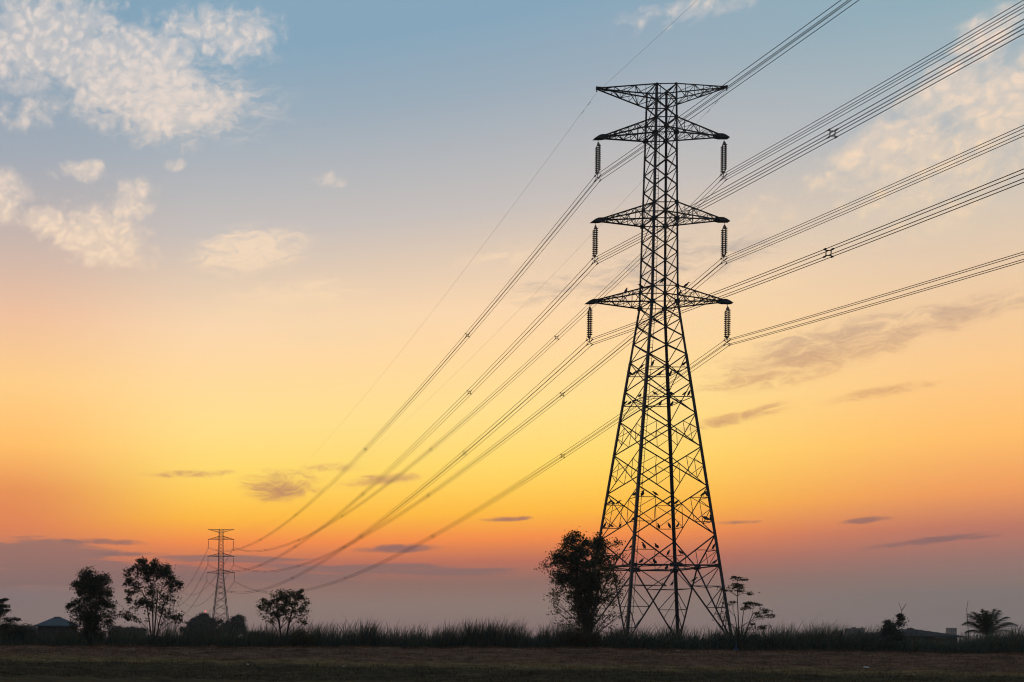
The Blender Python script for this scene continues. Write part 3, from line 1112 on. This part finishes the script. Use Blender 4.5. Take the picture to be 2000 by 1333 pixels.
tree('tree', 'compact dark tree beside the blue-roofed house on the left', 'tree', (178, 1261), 89.,
     [(172, 1120, 18, 11), (166, 1128, 16, 12), (197, 1133, 16, 14, 1.1), (156, 1148, 17, 16), (180, 1145, 30, 20, 1.4), (212, 1155, 12, 12), (134, 1184, 6, 7, .7), (146, 1176, 10, 8, .7), (156, 1202, 18, 21, 1.),
      (182, 1174, 34, 24, 1.1), (216, 1190, 19, 19, .7), (184, 1212, 36, 24, 1.2), (225, 1208, 10, 16, .3), (176, 1240, 28, 17, .9), (210, 1235, 18, 14, .4), (144, 1222, 8, 10, .4)],
     M_LEAF_A, M_BARK, leaf=.2, dens=1.35, depth=.7, trunk=.2, stems=[(176, 1165), (190, 1180)], seed=8)
tree('tree', 'tall open tree with several thin stems right of the compact tree', 'tree', (300, 1262), 90.,
     [(275, 1097, 8, 9), (279, 1109, 16, 10, 1.1), (307, 1102, 11, 8), (317, 1117, 20, 16, 1.2), (287, 1122, 22, 13), (300, 1113, 14, 10), (253, 1117, 9, 7, .8), (251, 1136, 11, 11, 1.), (274, 1147, 18, 11, .8), (332, 1137, 11, 15, 1.1),
      (347, 1142, 9, 10, 1.1), (336, 1150, 12, 8, .7), (256, 1157, 13, 7, 1.), (303, 1145, 26, 18, .45), (328, 1174, 20, 14, .7), (283, 1176, 26, 12, .9), (252, 1173, 6, 5, .7), (256, 1200, 15, 11, .9), (301, 1193, 28, 14, .5),
      (346, 1209, 13, 11, .9), (328, 1202, 16, 12, .6), (276, 1214, 26, 9, .3), (300, 1160, 20, 12, .5), (318, 1218, 16, 8, .3)],
     M_LEAF_A, M_BARK, leaf=.22, dens=1.3, depth=.7, trunk=.12, stems=[(283, 1165), (297, 1150), (308, 1160), (322, 1175)], seed=15, twig=.013)
tree('tree', 'small round open tree with a forked trunk among the reeds', 'tree', (553, 1262), 88.,
     [(549, 1162, 11, 9, 1.1), (558, 1168, 9, 8, 1.), (536, 1168, 9, 8, .8), (574, 1165, 11, 10, 1.1), (586, 1158, 6, 5, .8), (590, 1168, 5, 6, .7), (524, 1183, 13, 7, 1.1), (510, 1186, 6, 6, .8), (514, 1174, 5, 6, .5), (541, 1180, 14, 11, .7), (574, 1180, 12, 12, .75), (558, 1180, 12, 10, .7), (553, 1192, 13, 10, 1.), (534, 1198, 12, 8, .7), (570, 1194, 12, 10, .6), (545, 1206, 12, 7, .5),
      (597, 1178, 5, 9, .45), (600, 1196, 9, 9, .28), (588, 1208, 13, 10, .34), (560, 1208, 12, 12, .45), (528, 1212, 9, 6, .4), (598, 1216, 7, 3, .5), (516, 1198, 8, 8, .45), (580, 1202, 16, 10, .4), (590, 1186, 9, 9, .5)],
     M_LEAF_B, M_BARK, leaf=.19, dens=1.35, trunk=.17, stems=[(543, 1206), (572, 1190)], seed=21, twig=.011)
tree('tree', 'tree with tiered side branches cut by the left edge', 'tree', (-8, 1262), 90.,
     [(2, 1174, 9, 4), (10, 1172, 5, 2.5), (-2, 1184, 12, 5), (9, 1184, 8, 2.6), (4, 1194, 13, 5), (15, 1192, 5, 2), (0, 1205, 18, 9), (20, 1212, 10, 4.5), (34, 1210, 6, 2.2), (5, 1222, 26, 12), (-10, 1190, 16, 26), (0, 1245, 30, 16, .8)],
     M_LEAF_D, M_BARK, leaf=.17, dens=1.3, trunk=.16, stems=[(-8, 1190)], seed=5, flat=.5)
tree('sapling', 'thin sapling with flat leaf tiers right of the nearest pylon', 'sapling', (1444, 1264), 87.6,
     [(1440, 1129, 11, 3.8, 1.1), (1452, 1133, 8, 2.9, .8), (1441, 1143, 13, 4.3, 1.3), (1444, 1147, 11, 3.6, 1.2), (1447, 1155, 9, 4.3, .6), (1426, 1153, 8, 5.1, .55), (1411, 1152, 5, 5.8, .35), (1466, 1158, 8, 4.3, .75),
      (1456, 1186, 13, 5.8, 1.3), (1473, 1181, 11, 7.2, 1.3), (1462, 1178, 8, 4.3, .8), (1495, 1194, 8, 7.2, 1.), (1506, 1203, 6, 4.3, .8), (1484, 1204, 9, 4.3, .9), (1478, 1199, 11, 4.3, .5), (1428, 1178, 9, 4.3, .6), (1413, 1182, 9, 5.8, .4),
      (1400, 1200, 8, 8.7, .18), (1418, 1210, 12, 11.6, .22), (1470, 1218, 10, 4.3, .5), (1495, 1223, 11, 5.8, .5), (1462, 1228, 14, 5.8, .4), (1430, 1225, 12, 8.7, .2), (1488, 1226, 9, 4.3, .6)],
     M_LEAF_Y, M_BARK, leaf=.21, dens=.95, trunk=.085, stems=[(1440, 1165), (1452, 1195), (1470, 1200), (1436, 1205)], seed=31, flat=.6, aspect=.34, droop=.3, twig=.009)
tree('shrub', 'rounded leafy shrub with one upright shoot beside the dark roof', 'shrub', (1746, 1266), 88.,
     [(1744, 1230, 14, 11, 1.2), (1735, 1224, 7, 6, .9), (1756, 1220, 6, 8, 1.), (1759, 1209, 2.5, 5, .9), (1757, 1203, 2, 3, .8), (1740, 1245, 20, 14, 1.3), (1735, 1216, 2.5, 3, .8), (1728, 1233, 4, 4, .7)],
     M_LEAF_D, M_BARK, leaf=.16, dens=1.2, trunk=.07, stems=[(1746, 1235)], seed=41)
tree('shrub', 'low olive shrub at the foot of the small forked tree', 'shrub', (588, 1266), 87.,
     [(588, 1246, 18, 12, 1.2), (572, 1252, 16, 10, 1.), (606, 1250, 14, 10, .9), (590, 1234, 10, 6, .6)], M_LEAF_B, M_BARK, leaf=.13, dens=1.3, trunk=.05, stems=[(588, 1252)], seed=43)
tree('shrub', 'brownish shrub around the trunk of the dense bushy tree', 'shrub', (1120, 1266), 87.,
     [(1118, 1246, 22, 14, 1.), (1140, 1250, 24, 14, 1.1), (1166, 1250, 18, 12, 1.), (1100, 1254, 14, 9, .8)], M_LEAF_Y, M_BARK, leaf=.13, dens=1.3, trunk=.05, stems=[(1125, 1254)], seed=47)
tree('shrub', 'bushy green shrub under the tree at the left edge', 'shrub', (38, 1266), 90.,
     [(30, 1240, 30, 16, 1.2), (58, 1246, 20, 12, 1.), (8, 1248, 24, 14, 1.2), (46, 1232, 14, 8, .6)], M_LEAF_D, M_BARK, leaf=.16, dens=1.4, trunk=.06, stems=[(36, 1250)], seed=53)
ZF = CAMZ + HB
tree('bush', 'wide dark bush at the left foot of the distant pylon', 'bush', (400, 1248), 300.,
     [(398, 1208, 14, 5, 1.2), (381, 1211, 8, 5, 1.), (414, 1211, 10, 5, 1.), (428, 1214, 7, 5, .8), (374, 1217, 7, 6, .9), (396, 1224, 32, 11, 1.8), (366, 1231, 12, 7, 1.2), (437, 1226, 10, 8, 1.), (400, 1238, 38, 9, 1.6)],
     M_LEAF_D, M_BARK, leaf=.42, dens=17., cd=2., sgm=2., trunk=.3, stems=[(395, 1225), (410, 1222)], seed=61, sink=ZF, group='bushes around the distant pylon')
tree('bush', 'taller pointed bush at the right foot of the distant pylon', 'bush', (458, 1248), 290.,
     [(466, 1207, 4, 6, 1.), (472, 1211, 3, 5, .8), (459, 1211, 5, 5, 1.), (462, 1217, 10, 7, 1.3), (447, 1219, 6, 6, 1.), (473, 1221, 5, 7, 1.), (459, 1230, 20, 10, 1.6)],
     M_LEAF_D, M_BARK, leaf=.42, dens=17., cd=2., sgm=2., trunk=.3, stems=[(458, 1222)], seed=67, sink=ZF, group='bushes around the distant pylon')
for k, (bx, by, rx, ry, Yd, lab) in enumerate([
        (52, 1234, 30, 9, 330, 'low hazy bush left of the blue-roofed house'), (250, 1236, 40, 10, 330, 'low hazy bush behind the tall open tree'),
        (20, 1230, 24, 8, 330, 'dim bush behind the tree at the left edge'), (500, 1243, 26, 7, 330, 'low hazy bush just left of the small forked tree')]):
    tree('bush', lab, 'bush', (bx, by + ry), Yd, [(bx, by, rx, ry, 1.4), (bx - rx * .4, by - ry * .4, rx * .5, ry * .7, 1.2), (bx + rx * .5, by - ry * .2, rx * .4, ry * .6, 1.2)],
         M_LEAF_D, M_BARK, leaf=.42, dens=14., cd=1.6, sgm=2.2, trunk=.25, stems=[(bx, by)], seed=70 + k, sink=ZF, group='low hazy bushes in the field')

# bare sticks
def stick(label, px, Y, segs, r):
    b0 = at(*px, Y); gz_ = CAMZ + float(ground_h(b0.x, Y))
    mb = MB()
    for s_ in segs:
        pts = [at(x, y, Y) - Vector((b0.x, Y, gz_)) for x, y in s_]
        mb.tube(pts, [r * (1 - .6 * i / (len(pts) - 1)) for i in range(len(pts))], 5)
    o = mb.build('bare_stem', M_BARK, None, True)
    o.location = (b0.x, Y, gz_)
    tag(o, label, 'dead stem', 'bare stems above the reeds')


stick('bare forked stem standing above the rounded shrub', (1763, 1262), 89., [[(1763, 1268), (1762, 1225), (1761, 1193), (1755, 1177)], [(1761, 1193), (1766, 1186), (1770, 1179)]], .03)
stick('bare single stem standing left of the palm', (1893, 1262), 89., [[(1893, 1268), (1890, 1215), (1888, 1190), (1891, 1173)]], .028)

# palm
M_PALM = leafmat('palm_leaf', (.016, .028, .018), (.04, .058, .03), .12)
pb = at(1927, 1266, 93.)
palm = thing('palm', (pb.x, 93., CAMZ + HB), 0, label='small bushy palm with arching fronds right of the dark roof', cat='palm')
org = Vector((pb.x, 93., CAMZ + HB))
crown = at(1928, 1243, 93.) - org
mb = MB()
mb.tube([Vector((0, 0, -.2)), crown * .5, crown], [.2, .16, .13], 9)
mb.build('trunk', M_BARK, palm, True)
FR = [((1878, 1221), (1897, 1204)), ((1891, 1199), (1908, 1205)), ((1901, 1195), (1914, 1206)), ((1918, 1190), (1921, 1212)), ((1926, 1193), (1926, 1212)), ((1943, 1189), (1933, 1206)), ((1951, 1192), (1938, 1208)), ((1969, 1205), (1950, 1204)), ((1988, 1222), (1964, 1207)),
      ((1976, 1216), (1955, 1212)), ((1888, 1214), (1905, 1212)), ((1934, 1200), (1930, 1214)), ((1912, 1200), (1918, 1214)), ((1884, 1236), (1902, 1222)), ((1984, 1238), (1960, 1221))]
rr = random.Random(4)
for k, (tp, ct) in enumerate(FR):
    dy = rr.uniform(-.8, .8)
    e_ = at(*tp, 93. + dy) - org; c_ = at(*ct, 93. + dy * .5) - org
    sp_ = bez(crown, c_, e_, 22)
    mb = MB()
    mb.tube(sp_, [.028 * (1 - .8 * i / 22) for i in range(23)], 4)
    for i in range(3, 23):
        d = (sp_[min(i + 1, 22)] - sp_[i - 1]).normalized()
        ll = .68 * math.sin(math.pi * min(1, (i + 3) / 27)) + .12
        for s_ in (-1, 1):
            sd_ = d.cross(Vector((0, 0, 1))).normalized() * s_
            for off in (0, .5):
                p = sp_[i - 1].lerp(sp_[i], off)
                dr = (sd_ * rr.uniform(.55, .8) + d * .65 + Vector((rr.uniform(0, .2), 0, -.35 + rr.uniform(-.15, .15)))).normalized()
                q = p + dr * ll * rr.uniform(.8, 1.1)
                wv_ = d * .03
                mb.add([p - wv_, p + wv_, q], [(0, 1, 2)])
    mb.build('frond', M_PALM, palm)

# ------------------------------------------------------------------ reeds and cane (beyond counting)
TOPX = [-60, 0, 60, 120, 250, 330, 400, 450, 480, 520, 600, 650, 700, 760, 800, 830, 860, 900, 940, 980, 1020, 1040, 1060, 1090, 1130, 1200, 1300, 1400, 1480, 1540, 1580, 1620, 1660, 1700, 1760, 1800, 1850, 1900, 1950, 2000, 2060]
TOPY = [1232, 1230, 1232, 1228, 1228, 1224, 1222, 1226, 1224, 1223, 1220, 1214, 1216, 1222, 1228, 1230, 1216, 1210, 1207, 1209, 1222, 1234, 1216, 1212, 1220, 1227, 1226, 1223, 1222, 1222, 1210, 1208, 1226, 1230, 1240, 1245, 1240, 1232, 1223, 1224, 1224]


def reed_mat(name, c):
    m, b, p = new_mat(name)
    geo = b.n('ShaderNodeNewGeometry')
    n = b.noise(geo.outputs['Position'], .28, 4., .6)
    f = geo.outputs['Random Per Island']
    colr = b.mix(b.rng(n, .38, .62), c[0] + (1,), c[1] + (1,))
    colr = b.mix(b.m('GREATER_THAN', f, .82), colr, c[2] + (1,))
    b.put(p.inputs['Base Color'], colr)
    p.inputs['Roughness'].default_value = .65
    tr = b.n('ShaderNodeBsdfTranslucent'); b.put(tr.inputs[0], colr)
    mx = b.n('ShaderNodeMixShader'); mx.inputs[0].default_value = .15
    o = m.node_tree.nodes['Material Output']
    m.node_tree.links.new(p.outputs[0], mx.inputs[1]); m.node_tree.links.new(tr.outputs[0], mx.inputs[2]); m.node_tree.links.new(mx.outputs[0], o.inputs[0])
    return m


def blades(n, x0, x1, y0, y1, hfun, lo, w, bend, seed, seglen=4):
    """n curved grass blades as strips"""
    r = np.random.default_rng(seed)
    Yv = r.uniform(y0, y1, n)
    nc = max(20, int((x1 - x0) / 9))
    cc = r.uniform(x0, x1, nc); ch = r.normal(0, .26, nc); ct = r.normal(.07, .07, nc)
    ci_ = r.integers(0, nc, n)
    px = np.where(r.random(n) < .7, cc[ci_] + r.normal(0, 5.5, n), r.uniform(x0, x1, n))
    tuft, tilt = ch[ci_], ct[ci_]
    X = np.array([(a - PX) * b / F for a, b in zip(px, Yv)])
    ytop = np.interp(px, TOPX, TOPY) - (px - PX) * math.sin(ROLL)
    top = (PY - ytop) / F * Yv + hfun(px, r) + tuft
    base = ground_h(X, Yv)
    fr = lo(r, n)
    Hh = (top - base) * fr
    Hh = np.maximum(Hh, .3)
    ph = r.uniform(0, 6.283, n)
    bx = np.cos(ph) * bend * r.uniform(.1, 1, n) * Hh + tilt * Hh
    by = np.sin(ph) * bend * r.uniform(.1, 1, n) * Hh
    wd = w * r.uniform(.6, 1.3, n)
    fa = r.uniform(0, 3.14, n)
    vs = []
    for s in range(seglen + 1):
        t = s / seglen
        cx = X + bx * t ** 2.6; cy = Yv + by * t ** 2.6
        cz = CAMZ + base - .05 + Hh * (t - .12 * bend * 3 * t ** 3)
        ww = wd * (1 - t) ** .6 * .5
        if s < seglen:
            vs.append(np.stack([cx - np.cos(fa) * ww, cy - np.sin(fa) * ww, cz], -1))
            vs.append(np.stack([cx + np.cos(fa) * ww, cy + np.sin(fa) * ww, cz], -1))
        else:
            vs.append(np.stack([cx, cy, cz], -1))
            vs.append(np.stack([cx + .002, cy, cz - .01], -1))
    V = np.stack(vs, 1)
    m_ = V.shape[1]
    base_i = np.arange(n)[:, None] * m_
    fl = []
    for s in range(seglen):
        fl.append(base_i + np.array([[2 * s, 2 * s + 1, 2 * s + 3, 2 * s + 2]]))
    return V.reshape(-1, 3), np.concatenate(fl, 0)


def joined(parts, name, mat):
    vv, ff, o = [], [], 0
    for v, f in parts:
        vv.append(v); ff.append(f + o); o += len(v)
    return np_mesh(name, np.concatenate(vv), np.concatenate(ff), mat)


patchy = lambda px, r: .28 * np.sin(px * .045) * np.sin(px * .019 + 1) + .15 * np.sin(px * .13 + 2)
P1 = [blades(24000, -60, 2060, 87., 93.5, lambda px, r: patchy(px, r) + .12, lambda r, n: r.uniform(.55, 1.0, n), .07, .34, 101, 5),
      blades(7500, -60, 2060, 87., 92.5, lambda px, r: patchy(px, r) + .32, lambda r, n: 1.02 - .3 * r.random(n) ** 1.3, .065, .2, 102, 5),
      blades(1900, -60, 2060, 87., 92., lambda px, r: patchy(px, r) * .6 + .15, lambda r, n: 1.0 + .18 * r.random(n) ** 2, .06, .3, 103, 6)]
reeds = joined(P1, 'reeds', reed_mat('reed_leaf', ((.032, .062, .038), (.06, .115, .07), (.13, .10, .05))))
tag(reeds, 'belt of tall reeds and wild grass behind the bank', 'reeds', kind='stuff')
P2 = [blades(9000, 1180, 2060, 86.6, 91., lambda px, r: patchy(px, r) + .35, lambda r, n: r.uniform(.45, 1.0, n), .08, .75, 111, 6),
      blades(5000, -60, 480, 86.8, 91., lambda px, r: patchy(px, r) - .2, lambda r, n: r.uniform(.4, .98, n), .07, .65, 112, 6),
      blades(2500, 600, 1180, 86.8, 90., lambda px, r: patchy(px, r) - .3, lambda r, n: r.uniform(.4, .95, n), .06, .6, 113, 6)]
cane = joined(P2, 'cane_leaves', reed_mat('cane_leaf', ((.032, .08, .042), (.06, .12, .07), (.12, .095, .05))))
tag(cane, 'broad arching cane leaves mixed into the reed belt', 'cane', kind='stuff')
# field growth behind the belt, thinning out with distance
P3 = [blades(16000, -80, 2080, 94., 140., lambda px, r: 0 * px - .9, lambda r, n: r.uniform(.5, .9, n), .07, .4, 121, 3)]
fieldg = joined(P3, 'field_grass', reed_mat('field_leaf', ((.028, .038, .022), (.036, .05, .03), (.07, .058, .034))))
tag(fieldg, 'rough field growth stretching away behind the reed belt', 'grass', kind='stuff')

# far-off wood along the horizon
rn = np.random.default_rng(5)
pos = []
for _ in range(900):
    Yd = rn.uniform(850, 1050); x = rn.uniform(-120, 2120)
    X = (x - PX) * Yd / F
    hh = rn.uniform(2, 5.5) * (.6 + .5 * math.sin(x * .02) ** 2)
    m_ = rn.normal(0, 1, (26, 3)) * np.array([4.5, 3., hh * .33]) + np.array([X, Yd, CAMZ + HB + hh * .5])
    pos.append(m_)
pos = np.concatenate(pos)
lv = leaves(pos, 2.2, rn, 0, .8)
fw = np_mesh('treeline', lv, np.arange(len(lv)).reshape(-1, 4), M_LEAF_D)
tag(fw, 'far-off low wood along the horizon', 'wood', kind='stuff')

# ------------------------------------------------------------------ buildings
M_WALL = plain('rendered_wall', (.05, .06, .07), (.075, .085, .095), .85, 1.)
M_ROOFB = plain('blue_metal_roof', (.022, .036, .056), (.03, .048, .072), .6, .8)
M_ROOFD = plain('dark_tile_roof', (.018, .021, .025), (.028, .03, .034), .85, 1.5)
M_HAZED = plain('haze_paled_cladding', (.15, .165, .175), (.19, .2, .21), .85, .3)  # haze over the smaller skyline blocks put into a paler wall colour
M_FAR = plain('blue_grey_cladding', (.045, .06, .068), (.065, .08, .088), .8, .3)
M_GLASS = plain('window_glass', (.03, .035, .04), None, .15)
M_TRIM = plain('grey_trim', (.08, .085, .09), None, .6)


def house(label, cx_px, Y, ridge_y, eave_y, half_e, half_r, depth_, mroof, wall_in=.7, cat='house'):
    """hip-roofed house: sight lines give ridge, eaves and width"""
    c = at(cx_px, eave_y, Y); rz = at(cx_px, ridge_y, Y).z
    z0 = CAMZ + HB
    root = thing('house', (c.x, Y + depth_ / 2, z0), 0, label=label, cat=cat)
    k = Y / F
    e, r_ = half_e * k, half_r * k
    ez, tz_ = c.z - z0, rz - z0
    d2 = depth_ / 2
    mb = MB()
    rd = max(.05, d2 * .12)
    v = [(-e, -d2, ez), (e, -d2, ez), (e, d2, ez), (-e, d2, ez), (-r_, -rd, tz_), (r_, -rd, tz_), (r_, rd, tz_), (-r_, rd, tz_)]
    v += [(a, b_, z - .14) for a, b_, z in v[:4]]
    mb.add(v, [(0, 1, 5, 4), (1, 2, 6, 5), (2, 3, 7, 6), (3, 0, 4, 7), (4, 5, 6, 7), (0, 8, 9, 1), (1, 9, 10, 2), (2, 10, 11, 3), (3, 11, 8, 0), (8, 11, 10, 9)])
    n = 14                                    # standing seams
    for q in range(n):
        t = (q + .5) / n
        xe = -e + 2 * e * t
        fx = max(-r_, min(r_, xe))
        tt = 1 if abs(xe) <= r_ else (e - abs(xe)) / (e - r_)
        top = Vector((xe, -d2 + (d2 - rd) * tt, ez + (tz_ - ez) * tt))
        mb.tube([Vector((xe, -d2, ez + .03)), top + Vector((0, 0, .03))], .03, 4)
    mb.tube([(-r_, -rd, tz_ + .03), (r_, -rd, tz_ + .03)], .09, 6)
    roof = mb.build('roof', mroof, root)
    w = e - wall_in; wd_ = d2 - wall_in
    mb = MB()
    mb.box((0, 0, (ez - .15) / 2 - .2), (2 * w, 2 * wd_, ez + .2))
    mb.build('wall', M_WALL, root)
    for sx_ in (-.5, .25):
        fb = MB(); fb.box((sx_ * 2 * w * .55, -wd_ - .03, ez * .6), (1.5, .08, 1.3))
        fr = fb.build('window', M_TRIM, root)
        gb = MB(); gb.box((sx_ * 2 * w * .55, -wd_ - .08, ez * .6), (1.3, .03, 1.1))
        gb.build('pane', M_GLASS, fr)
    db = MB(); db.box((w * .75, -wd_ - .03, 1.05), (.95, .08, 2.1))
    db.build('door', M_TRIM, root)
    return root


house('house with a blue metal hip roof behind the reeds on the left', 112, 190., 1205.5, 1222.5, 46, 7, 9., M_ROOFB)
house('house with a long low dark roof beside the palm', 1822, 150., 1228.5, 1243, 66, 6, 9., M_ROOFD)
for k, (bx, w_px, top, Yd, lab) in enumerate([
        (1663.5, 17, 1228.5, 700, 'largest boxy grey building on the skyline above the reeds'),
        (1637, 12, 1232, 900, 'pale low block just left of the largest skyline building'),
        (1682, 8, 1227.5, 950, 'slim pale tower just right of the largest skyline building'),
        (1698, 14, 1236, 950, 'long low pale block between the slim tower and the rounded shrub'),
        (1778, 18, 1232, 900, 'pale skyline block between the rounded shrub and the dark roof'),
        (1858, 13, 1227.5, 800, 'pale skyline block rising behind the dark roof'),
        (1475, 12, 1241, 950, 'small low block low behind the sapling')]):
    p = at(bx, top, Yd)
    z0 = CAMZ + HB
    bw, bh = w_px * Yd / F, p.z - z0
    root = thing('building', (p.x, Yd, z0), 0, label=lab, cat='building', group='far buildings on the right skyline')
    mb = MB()
    mb.box((0, 0, bh / 2), (bw, bw * .8, bh)); mb.box((0, 0, bh + .12), (bw + .3, bw * .8 + .3, .24))
    mb.build('wall', M_FAR if k == 0 else M_HAZED, root)
    nf = max(2, int(bh / 3)); nc = max(2, int(bw / 1.6))
    for f_ in range(nf):
        for c_ in range(nc):
            wb = MB(); wb.box((-bw / 2 + bw * (c_ + .5) / nc, -bw * .4 - .02, bh * (f_ + .55) / nf), (bw / nc * .55, .06, bh / nf * .45))
            wb.build('window', M_GLASS, root)
    if k % 2 == 0:
        tb = MB(); tb.box((bw * .2, 0, bh + .24 + .4), (bw * .25, bw * .3, .8)); tb.build('roof_box', M_FAR, root)

# mast with a red warning lamp
p = at(401.5, 1194.5, 620.)
mast = thing('radio_mast', (p.x, 620., CAMZ + HB), 0, label='distant mast with a red warning lamp above the wide dark bush', cat='mast')
hh = p.z - (CAMZ + HB)
mb = MB()
for a in range(3):
    x, y = .35 * math.cos(a * 2.094), .35 * math.sin(a * 2.094)
    mb.tube([(x, y, 0), (x * .5, y * .5, hh - .4)], .03, 4)
for q in range(14):
    z = (hh - .5) * q / 14; z2 = (hh - .5) * (q + 1) / 14
    for a in range(3):
        s0, s1 = .35 * (1 - .5 * z / hh), .35 * (1 - .5 * z2 / hh)
        mb.tube([(s0 * math.cos(a * 2.094), s0 * math.sin(a * 2.094), z), (s1 * math.cos(a * 2.094 + 2.094), s1 * math.sin(a * 2.094 + 2.094), z2)], .015, 3)
mb.build('lattice', M_STEEL, mast)
m, b, pr = new_mat('red_lamp')
pr.inputs['Base Color'].default_value = (.6, .02, .02, 1)
pr.inputs['Emission Color'].default_value = (1, .08, .10, 1)
pr.inputs['Emission Strength'].default_value = 5.
mb = MB(); mb.lathe([(.0, hh + .32), (.2, hh + .26), (.3, hh + .05), (.3, hh - .15), (.2, hh - .36), (0, hh - .4)], (0, 0, 0), 10)
mb.build('lamp', m, mast, True)

# ------------------------------------------------------------------ things lying on the bank
M_BLUE = plain('blue_plastic', (.012, .06, .14), (.02, .10, .22), .5, 5., 0, .4, 14.)
b0 = at(1437, 1268, 85.6)
gz_ = CAMZ + float(ground_h(b0.x, 85.6))
sack = thing('plastic_sack', (b0.x, 85.6, gz_), 0, label='crumpled blue plastic sack slumped at the foot of the thin sapling', cat='sack')


def lump(c, r, seed, n=14, m_=9):
    rs = random.Random(seed); mb = MB()
    ph = [rs.uniform(0, 6.28) for _ in range(6)]
    prof = []
    v = []; f = []
    for i in range(m_ + 1):
        th = math.pi * i / m_
        for k in range(n):
            a = 2 * math.pi * k / n
            d = 1 + .12 * math.sin(3 * a + ph[0] + 2 * th) + .09 * math.sin(5 * a + ph[1] - 3 * th) + .06 * math.sin(7 * th + ph[2])
            v.append((c[0] + r[0] * d * math.sin(th) * math.cos(a), c[1] + r[1] * d * math.sin(th) * math.sin(a), c[2] + r[2] * d * math.cos(th)))
    for i in range(m_):
        for k in range(n):
            k2 = (k + 1) % n
            f.append((i * n + k, i * n + k2, (i + 1) * n + k2, (i + 1) * n + k))
    mb.add(v, f)
    return mb


mb = lump((-.10, 0, .17), (.2, .2, .24), 1)
l2 = lump((.14, .02, .16), (.17, .18, .22), 2); mb.add(l2.v, l2.f)
l2 = lump((.04, .04, .38), (.12, .12, .2), 3); mb.add(l2.v, l2.f)
mb.build('bag', M_BLUE, sack, True)
mb = MB(); mb.tube([(.05, .04, .5), (.06, .04, .6), (.02, .03, .7), (.1, .03, .76)], [.05, .03, .06, .01], 7)
mb.build('knot', M_BLUE, sack, True)

M_PAPER = plain('white_scrap', (.5, .48, .42), (.62, .6, .52), .8, 6.)
for k, (x, y, s_, lab) in enumerate([
        (1323, 1271, .16, 'pale yellowish scrap of litter on the bank crest below the pylon'), (1692, 1302, .2, 'white flat scrap of litter lower on the bank at the right'),
        (672, 1303, .12, 'tiny white scrap of litter in the grass below the reeds'), (57, 1267, .14, 'small white scrap of litter on the bank crest far left'),
        (484, 1296, .10, 'tiny white scrap of litter low in the grass left of centre')]):
    Yg = 84.
    for _ in range(60):                      # walk the sight line down to the ground
        q = at(x, y, Yg)
        if q.z <= CAMZ + float(ground_h(q.x, Yg)) + .05 and Yg < 84.5:
            pass
        e_ = q.z - (CAMZ + float(ground_h(q.x, Yg)) + .05)
        if e_ > 0: break
        Yg -= .4
    q = at(x, y, Yg)
    rs = random.Random(k + 90)
    n = 7
    mb = MB()
    vv = [(0, 0, .05)] + [(s_ * rs.uniform(.7, 1.1) * math.cos(6.283 * i / n), s_ * rs.uniform(.7, 1.1) * math.sin(6.283 * i / n), rs.uniform(-.02, .09)) for i in range(n)]
    vv2 = [(a, b_, z - .015) for a, b_, z in vv]
    mb.add(vv + vv2, [(0, 1 + i, 1 + (i + 1) % n) for i in range(n)] + [(n + 1, n + 2 + (i + 1) % n, n + 2 + i) for i in range(n)] + [(1 + i, n + 2 + i, n + 2 + (i + 1) % n, 1 + (i + 1) % n) for i in range(n)])
    o = mb.build('litter_scrap', M_PAPER)
    o.location = (q.x, Yg, CAMZ + float(ground_h(q.x, Yg)) + .05)
    tag(o, lab, 'litter', 'scraps of litter on the bank')

# ------------------------------------------------------------------ air
mb = MB()
mb.box((400, 560, 32), (2600, 1500, 72))
hz = mb.build('haze', plain('haze_air', (.5, .5, .5)))
hm = hz.data.materials[0]
hm.node_tree.nodes.clear()
hn = NB(hm.node_tree)
vol = hn.n('ShaderNodeVolumePrincipled')
vol.inputs['Color'].default_value = (.8, .84, .9, 1)
vol.inputs['Density'].default_value = .0003
vol.inputs['Anisotropy'].default_value = .15
ho = hn.n('ShaderNodeOutputMaterial')
hm.node_tree.links.new(vol.outputs[0], ho.inputs['Volume'])
tag(hz, 'thin evening haze over the fields', 'haze', kind='stuff')
print('BIRDS', nb, 'OBJECTS', len(COL.objects))
